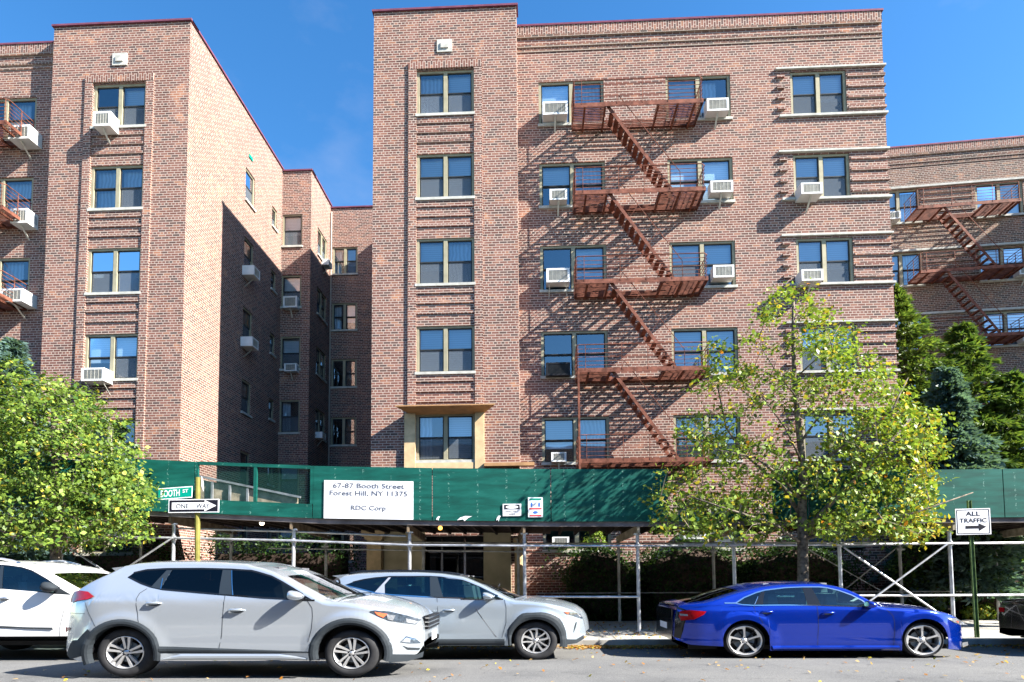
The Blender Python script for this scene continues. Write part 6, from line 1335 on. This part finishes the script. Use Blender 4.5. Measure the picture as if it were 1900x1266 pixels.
limbs = [([at(103, 1010, YL), at(130, 970, YL, -.3), at(160, 900, YL, -.4), at(190, 850, YL, -.4)], .05), ([at(103, 990, YL), at(60, 930, YL, .2), at(30, 860, YL, .3)], .05), ([at(104, 1000, YL), at(170, 960, YL, .3), at(250, 920, YL, .5)], .04), ([at(104, 1020, YL), at(40, 990, YL, -.4), at(-30, 960, YL, -.4)], .04), ([at(103, 1010, YL), at(180, 985, YL, -.6), at(260, 970, YL, -.8)], .03), ([at(100, 850, YL), at(140, 790, YL), at(150, 750, YL)], .03), ([at(100, 840, YL), at(60, 780, YL), at(40, 730, YL)], .03)]
ells = [(60, 725, 62, 26, .8), (105, 718, 26, 16, 1), (130, 745, 40, 26), (30, 760, 60, 40), (80, 790, 90, 50, 1.1), (165, 780, 50, 40), (215, 800, 28, 24, .9), (100, 860, 115, 60, 1.2), (200, 860, 55, 40, 1), (240, 835, 24, 14, .8), (225, 905, 60, 36, 1), (255, 890, 24, 14, .8), (60, 930, 100, 55, 1.2), (170, 935, 90, 50, 1.2), (240, 940, 40, 32, .9), (40, 995, 70, 26, 1), (120, 995, 70, 26, 1), (200, 985, 70, 28, 1.1), (258, 985, 30, 20, .8), (20, 690, 40, 24, .7), (275, 905, 18, 8, .5), (285, 950, 14, 8, .4), (-60, 860, 70, 150, 1), (170, 730, 14, 12, .5), (150, 735, 12, 20, .5)]
tree('street_tree', 'dense bright green street tree at the left, hiding part of the shed and wing', tb, YL, ells, limbs, .12, 29000, .060, ['leaf_green', 'leaf_light', 'leaf_yellow', 'leaf_deep'], [.54, .25, .04, .17], depth=2.4, trunkpts=tp, clump=.105)  # leaf_deep mixed in puts the shade inside the crown into the colour

# conifers with drooping needle sprays
def conifer(name, label, base, h, rad, mats, probs, nb=90, droop=.35, spray=.30, dens=34, leaf=(.11, .022), skew=(0, 0), zlow=.12):
    root = thing(name, label, 'tree', base); b = Vector(base); t = MB(); t.tube([b, b + Vector((skew[0] * .5, skew[1] * .5, h * .5)), b + Vector((skew[0], skew[1], h))], [rad * .06 + .04, .05, .012], 8); tr = t.build('trunk', 'bark_dark', root, smooth=True)
    V = []; br = MB(); mi = []
    for k in range(nb):
        q = zlow + (1 - zlow) * (k + NR.random()) / nb; z = h * q; L_ = rad * (1 - q) ** .75 * NR.uniform(.45, 1.2) + .08; a = k * 2.399 + NR.normal() * .2
        o = b + Vector((skew[0] * q, skew[1] * q, z)); d = Vector((math.cos(a), math.sin(a), 0)); pts = [o + d * (L_ * s) + Vector((0, 0, .22 * L_ * s - droop * L_ * s * s)) for s in (0, .35, .7, 1)]
        br.tube(pts, [.018, .012, .008, .004], 4, caps=False)
        n = int(dens * (.4 + L_ / rad)); s = NR.random(n) ** .7; idx = np.minimum((s * 3).astype(int), 2); P = np.array([tuple(p) for p in pts]); f = s * 3 - idx; c = P[idx] * (1 - f[:, None]) + P[idx + 1] * f[:, None]
        side = np.array([-d.y, d.x, 0]); off = NR.normal(size=n) * spray * L_ * .5; c = c + side * off[:, None] + NR.normal(size=(n, 3)) * .03; c[:, 2] -= np.abs(off) * .25
        # each spray: 5 needles blades fanning forward and down
        for j in range(6):
            dirn = unit(np.array([d.x, d.y, -.25]) + side * (np.sign(off) * .7)[:, None] + NR.normal(size=(n, 3)) * .45); w_ = unit(np.cross(dirn, NR.normal(size=(n, 3)))); ln = leaf[0] * NR.uniform(.7, 1.4, (n, 1)); Q = np.empty((n, 4, 3)); Q[:, 0] = c; Q[:, 1] = c + dirn * ln * .5 + w_ * leaf[1]; Q[:, 2] = c + dirn * ln; Q[:, 3] = c + dirn * ln * .5 - w_ * leaf[1]; V.append(Q.reshape(-1, 3)); mi.append(NR.choice(len(mats), n, p=probs))
    br.build('branches', 'bark_dark', tr); npmesh('crown', np.concatenate(V), 4, mats, np.concatenate(mi), root); return root
def base_at(px_, Y, z=.15): return (PY(px_, 900, Y).x, Y, z)
ztop = lambda px_, py_, Y: PY(px_, py_, Y).z
Yc = 18.6
HN = ['needle_green', 'needle_yellow']
conifer('hemlock_tree', 'tall feathery yellow green hemlock at the corner of the middle building', base_at(1725, Yc), ztop(1675, 535, Yc) - .15, 3.3, HN, [.5, .5], nb=110, dens=80, leaf=(.20, .026), droop=.30, skew=(-.85, 0), zlow=.05, spray=.5)
conifer('hemlock_tree', 'lower feathery hemlock at the right edge, right of the blue spruce', base_at(1885, 18.0), ztop(1890, 690, 18.0) - .15, 2.6, HN, [.6, .4], nb=85, dens=75, leaf=(.20, .026), droop=.3, spray=.5)
conifer('hemlock_tree', 'short hemlock filling the space between the blue spruce and the brick corner', base_at(1800, 18.4), ztop(1805, 600, 18.4) - .15, 2.7, HN, [.6, .4], nb=85, dens=75, leaf=(.20, .026), droop=.3, spray=.5)
conifer('spruce_tree', 'blue grey spruce with drooping branches in front of the hemlocks', base_at(1765, 16.0), ztop(1758, 685, 16.0) - .15, 1.75, ['needle_blue', 'needle_green'], [.90, .10], nb=170, dens=85, leaf=(.17, .034), droop=.45, spray=.4)
conifer('spruce_tree', 'blue grey spruce behind the dense street tree at the left edge', base_at(15, 14.6), ztop(25, 632, 14.6) - .15, 1.75, ['needle_blue', 'needle_green'], [.9, .1], nb=170, dens=70, leaf=(.15, .03), droop=.45, spray=.4)

def shrub(label, c, r, n, mats, probs, lsize=.055, name='shrub', cat='shrub', group=None, box=False):
    root = thing(name, label, cat, (c[0], c[1], .15), group); core = MB()
    if box: core.box(c[0] - r[0] * .82, c[0] + r[0] * .82, c[1] - r[1] * .8, c[1] + r[1] * .8, .16, c[2] + r[2] * .82)
    else: core.sphere(c, r[0] * .80, r[1] * .78, r[2] * .80, 16, 10)
    core.build('dark_core', 'bark_dark', root)  # solid dark core, its colour standing in for shade between the leaves
    if box:
        P = NR.uniform(-1, 1, (n, 3)); ax = NR.choice(3, n, p=[.15, .55, .3]); P[np.arange(n), ax] = np.sign(P[np.arange(n), ax]) * NR.uniform(.86, 1.04, n); P[ax == 1, 1] = -np.abs(P[ax == 1, 1]); nr = np.zeros((n, 3)); nr[np.arange(n), ax] = np.sign(P[np.arange(n), ax]); P += .06 * np.sin(P[:, [1, 2, 0]] * 5)
    else: P = unit(NR.normal(size=(n, 3))); nr = P.copy(); P = P * NR.uniform(.80, 1.06, (n, 1)) * (1 + .10 * np.sin(P[:, [0]] * 7 + P[:, [2]] * 9))
    cc = np.array(c) + P * np.array(r); cc[:, 2] = np.maximum(cc[:, 2], .18); nr = unit(nr + NR.normal(size=(n, 3)) * .55); npmesh('foliage', leafquads(cc, nr, lsize * NR.uniform(.6, 1.3, n)), 4, mats, NR.choice(len(mats), n, p=probs), root); return root
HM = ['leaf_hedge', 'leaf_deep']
def sh(px0, px1, ptop, Y, dy, label, n, mats=HM, probs=(.75, .25), box=False, name='shrub', cat='shrub'):
    a = PY(px0, 1100, Y - dy * .6).x; b = PY(px1, 1100, Y - dy * .6).x; zt_ = PY((px0 + px1) / 2, ptop, Y - dy * .5).z
    rz = (zt_ - .1) / (2 if not box else 1); c = ((a + b) / 2, Y, (.1 + rz) if not box else .1)
    return shrub(label, c, ((b - a) / 2, dy, rz), n, mats, probs, name=name, cat=cat, box=box)
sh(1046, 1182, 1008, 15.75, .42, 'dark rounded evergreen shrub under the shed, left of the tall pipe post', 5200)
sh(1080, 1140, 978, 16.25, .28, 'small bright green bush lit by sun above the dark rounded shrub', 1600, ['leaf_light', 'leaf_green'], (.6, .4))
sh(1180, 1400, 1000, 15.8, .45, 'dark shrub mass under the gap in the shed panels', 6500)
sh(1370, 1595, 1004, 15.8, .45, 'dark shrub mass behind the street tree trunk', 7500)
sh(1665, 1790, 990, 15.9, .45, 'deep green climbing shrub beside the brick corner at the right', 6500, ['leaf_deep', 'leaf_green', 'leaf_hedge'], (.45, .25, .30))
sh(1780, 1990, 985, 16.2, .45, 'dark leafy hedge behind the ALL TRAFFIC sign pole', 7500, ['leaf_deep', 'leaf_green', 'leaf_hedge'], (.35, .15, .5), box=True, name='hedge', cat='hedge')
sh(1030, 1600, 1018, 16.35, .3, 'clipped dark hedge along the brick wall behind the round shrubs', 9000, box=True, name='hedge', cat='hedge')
sh(975, 1060, 1110, 15.55, .3, 'low dark bush below the brick beside the entrance column', 2200)
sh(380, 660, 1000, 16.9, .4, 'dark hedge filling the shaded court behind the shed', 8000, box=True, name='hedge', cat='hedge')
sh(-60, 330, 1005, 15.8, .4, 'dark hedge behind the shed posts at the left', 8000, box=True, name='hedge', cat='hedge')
sh(1790, 1850, 1122, 15.4, .22, 'low patch of sunlit green ivy right of the pipe post', 1800, ['leaf_light', 'leaf_green', 'leaf_yellow'], (.5, .4, .1))
sh(1590, 1665, 1120, 15.5, .25, 'low green plants under the crossed pipes', 1500, ['leaf_deep', 'leaf_green'], (.6, .4))

# fallen leaves: a strip along the kerb and strays over the road
n = 8200; x = NR.uniform(-6, 13, n); x[:5400] = NR.uniform(.5, 3.6, 5400); y = 11.10 - np.abs(NR.normal(size=n)) * .16; y[:500] = 11.3 + NR.random(500) * 3.5
k = 520; x[-k:] = NR.uniform(-7, 9, k); y[-k:] = 10.9 - 5.2 * NR.random(k) ** 1.5
z = np.array([crown(v) if v < 11.13 else .118 + (v - 11.28) * .0143 for v in y]) + .012 + NR.random(n) * .012
nr = unit(NR.normal(size=(n, 3)) * .35 + np.array([0, 0, 1.0])); V = leafquads(np.stack([x, y, z], 1), nr, .042 * NR.uniform(.5, 1.25, n))
o = npmesh('fallen_leaves', V, 4, ['leaf_dead', 'leaf_tan', 'leaf_yellow', 'leaf_orange'], NR.choice(4, n, p=[.36, .42, .14, .08])); tag(o, 'dry tan and orange leaves along the kerb and strewn on the road', 'leaves', kind='stuff')

# unseen building added opposite to shape the sky light; shows in glass and paintwork
ob = thing('apartment_building', 'unseen brick building across the street, added to shape the light and reflections', 'building', (0, -20, 0)); FO = Frame(60, -14, 180)
m = MB(); hs_ = [(6 + 5 * k, 8 + 5 * k, 1.8 + 2.5 * f_, 3.2 + 2.5 * f_) for k in range(22) for f_ in range(4)]; wall(m, FO, 0, 120, 0, 12.0, hs_); m.quad((-60, -24, 0), (60, -24, 0), (60, -24, 12), (-60, -24, 12)); m.build('wall', 'brick_brown', ob, uv=True)
m = MB(); m.box(-60, 60, -23.9, -14.3, 11.9, 12); m.build('roof', 'interior_dark', ob); m = MB(); m.box(-60, 60, -14.3, -14.25, .1, 11.8); m.build('window_glass', 'rim_dark', ob)
# ------------------------------------------------------------------ light, sky, camera
sun_dir = Vector((-5.47, 1.96, -4.32)).normalized()
sl = bpy.data.lights.new('sun', 'SUN'); sl.energy = 4.9; sl.angle = math.radians(0.5); sl.color = (1.0, 0.955, 0.88)
so = bpy.data.objects.new('sun', sl); COL.objects.link(so); so.rotation_euler = sun_dir.to_track_quat('-Z', 'Y').to_euler(); so.location = (20, -8, 20)
w = bpy.data.worlds.new('World'); scene.world = w; w.use_nodes = True; nt = w.node_tree
bg = nt.nodes['Background']; sky = N(nt, 'ShaderNodeTexSky', sky_type='NISHITA'); sky.sun_disc = False
el = math.asin(-sun_dir.z); az = math.atan2(-sun_dir.x, -sun_dir.y)
sky.sun_elevation = el; sky.sun_rotation = az; sky.air_density = 1.0; sky.dust_density = 0.3; sky.ozone_density = 2.5
tc = N(nt, 'ShaderNodeTexCoord'); mp = N(nt, 'ShaderNodeMapping'); mp.inputs['Scale'].default_value = (1.6, 1.6, 3.2); mp.inputs['Location'].default_value = (0.15, 1.7, 0.63)
nz = N(nt, 'ShaderNodeTexNoise', i_Scale=2.2, i_Detail=7.0, i_Roughness=0.55); L(nt, tc.outputs['Generated'], mp.inputs[0]); L(nt, mp.outputs[0], nz.inputs['Vector'])
cr = ramp(nt, [(0.56, (0, 0, 0)), (0.90, (0.25, 0.25, 0.25))]); L(nt, nz.outputs['Fac'], cr.inputs['Fac'])
hs = N(nt, 'ShaderNodeHueSaturation', i_Saturation=1.30, i_Value=1.0); L(nt, sky.outputs[0], hs.inputs['Color'])
mx = N(nt, 'ShaderNodeMixRGB'); mx.inputs['Color2'].default_value = (3.4, 3.3, 3.6, 1); L(nt, cr.outputs['Color'], mx.inputs['Fac']); L(nt, hs.outputs[0], mx.inputs['Color1'])
L(nt, mx.outputs[0], bg.inputs['Color']); bg.inputs['Strength'].default_value = 0.078
cam = bpy.data.cameras.new('camera'); co = bpy.data.objects.new('camera', cam); COL.objects.link(co); scene.camera = co
co.matrix_world = Matrix(((CR.x, CU.x, -CF.x, 0), (CR.y, CU.y, -CF.y, 0), (CR.z, CU.z, -CF.z, CAM_H), (0, 0, 0, 1)))
cam.sensor_fit = 'HORIZONTAL'; cam.sensor_width = 36; cam.lens = 36 * FOC / 1900; cam.clip_end = 2000; cam.clip_start = 0.05
cam.shift_x = 0.0; cam.shift_y = (PCY - 633) / 1900
vs = scene.view_settings; vs.view_transform = 'Standard'; vs.look = 'None'; vs.exposure = 2.0; vs.gamma = 1.0; vs.use_curve_mapping = False
scene.cycles.max_bounces = 6; scene.cycles.transparent_max_bounces = 16; scene.cycles.diffuse_bounces = 1; scene.cycles.caustics_reflective = False; scene.cycles.caustics_refractive = False
for o in COL.objects:
    if '_o' in o: del o['_o']
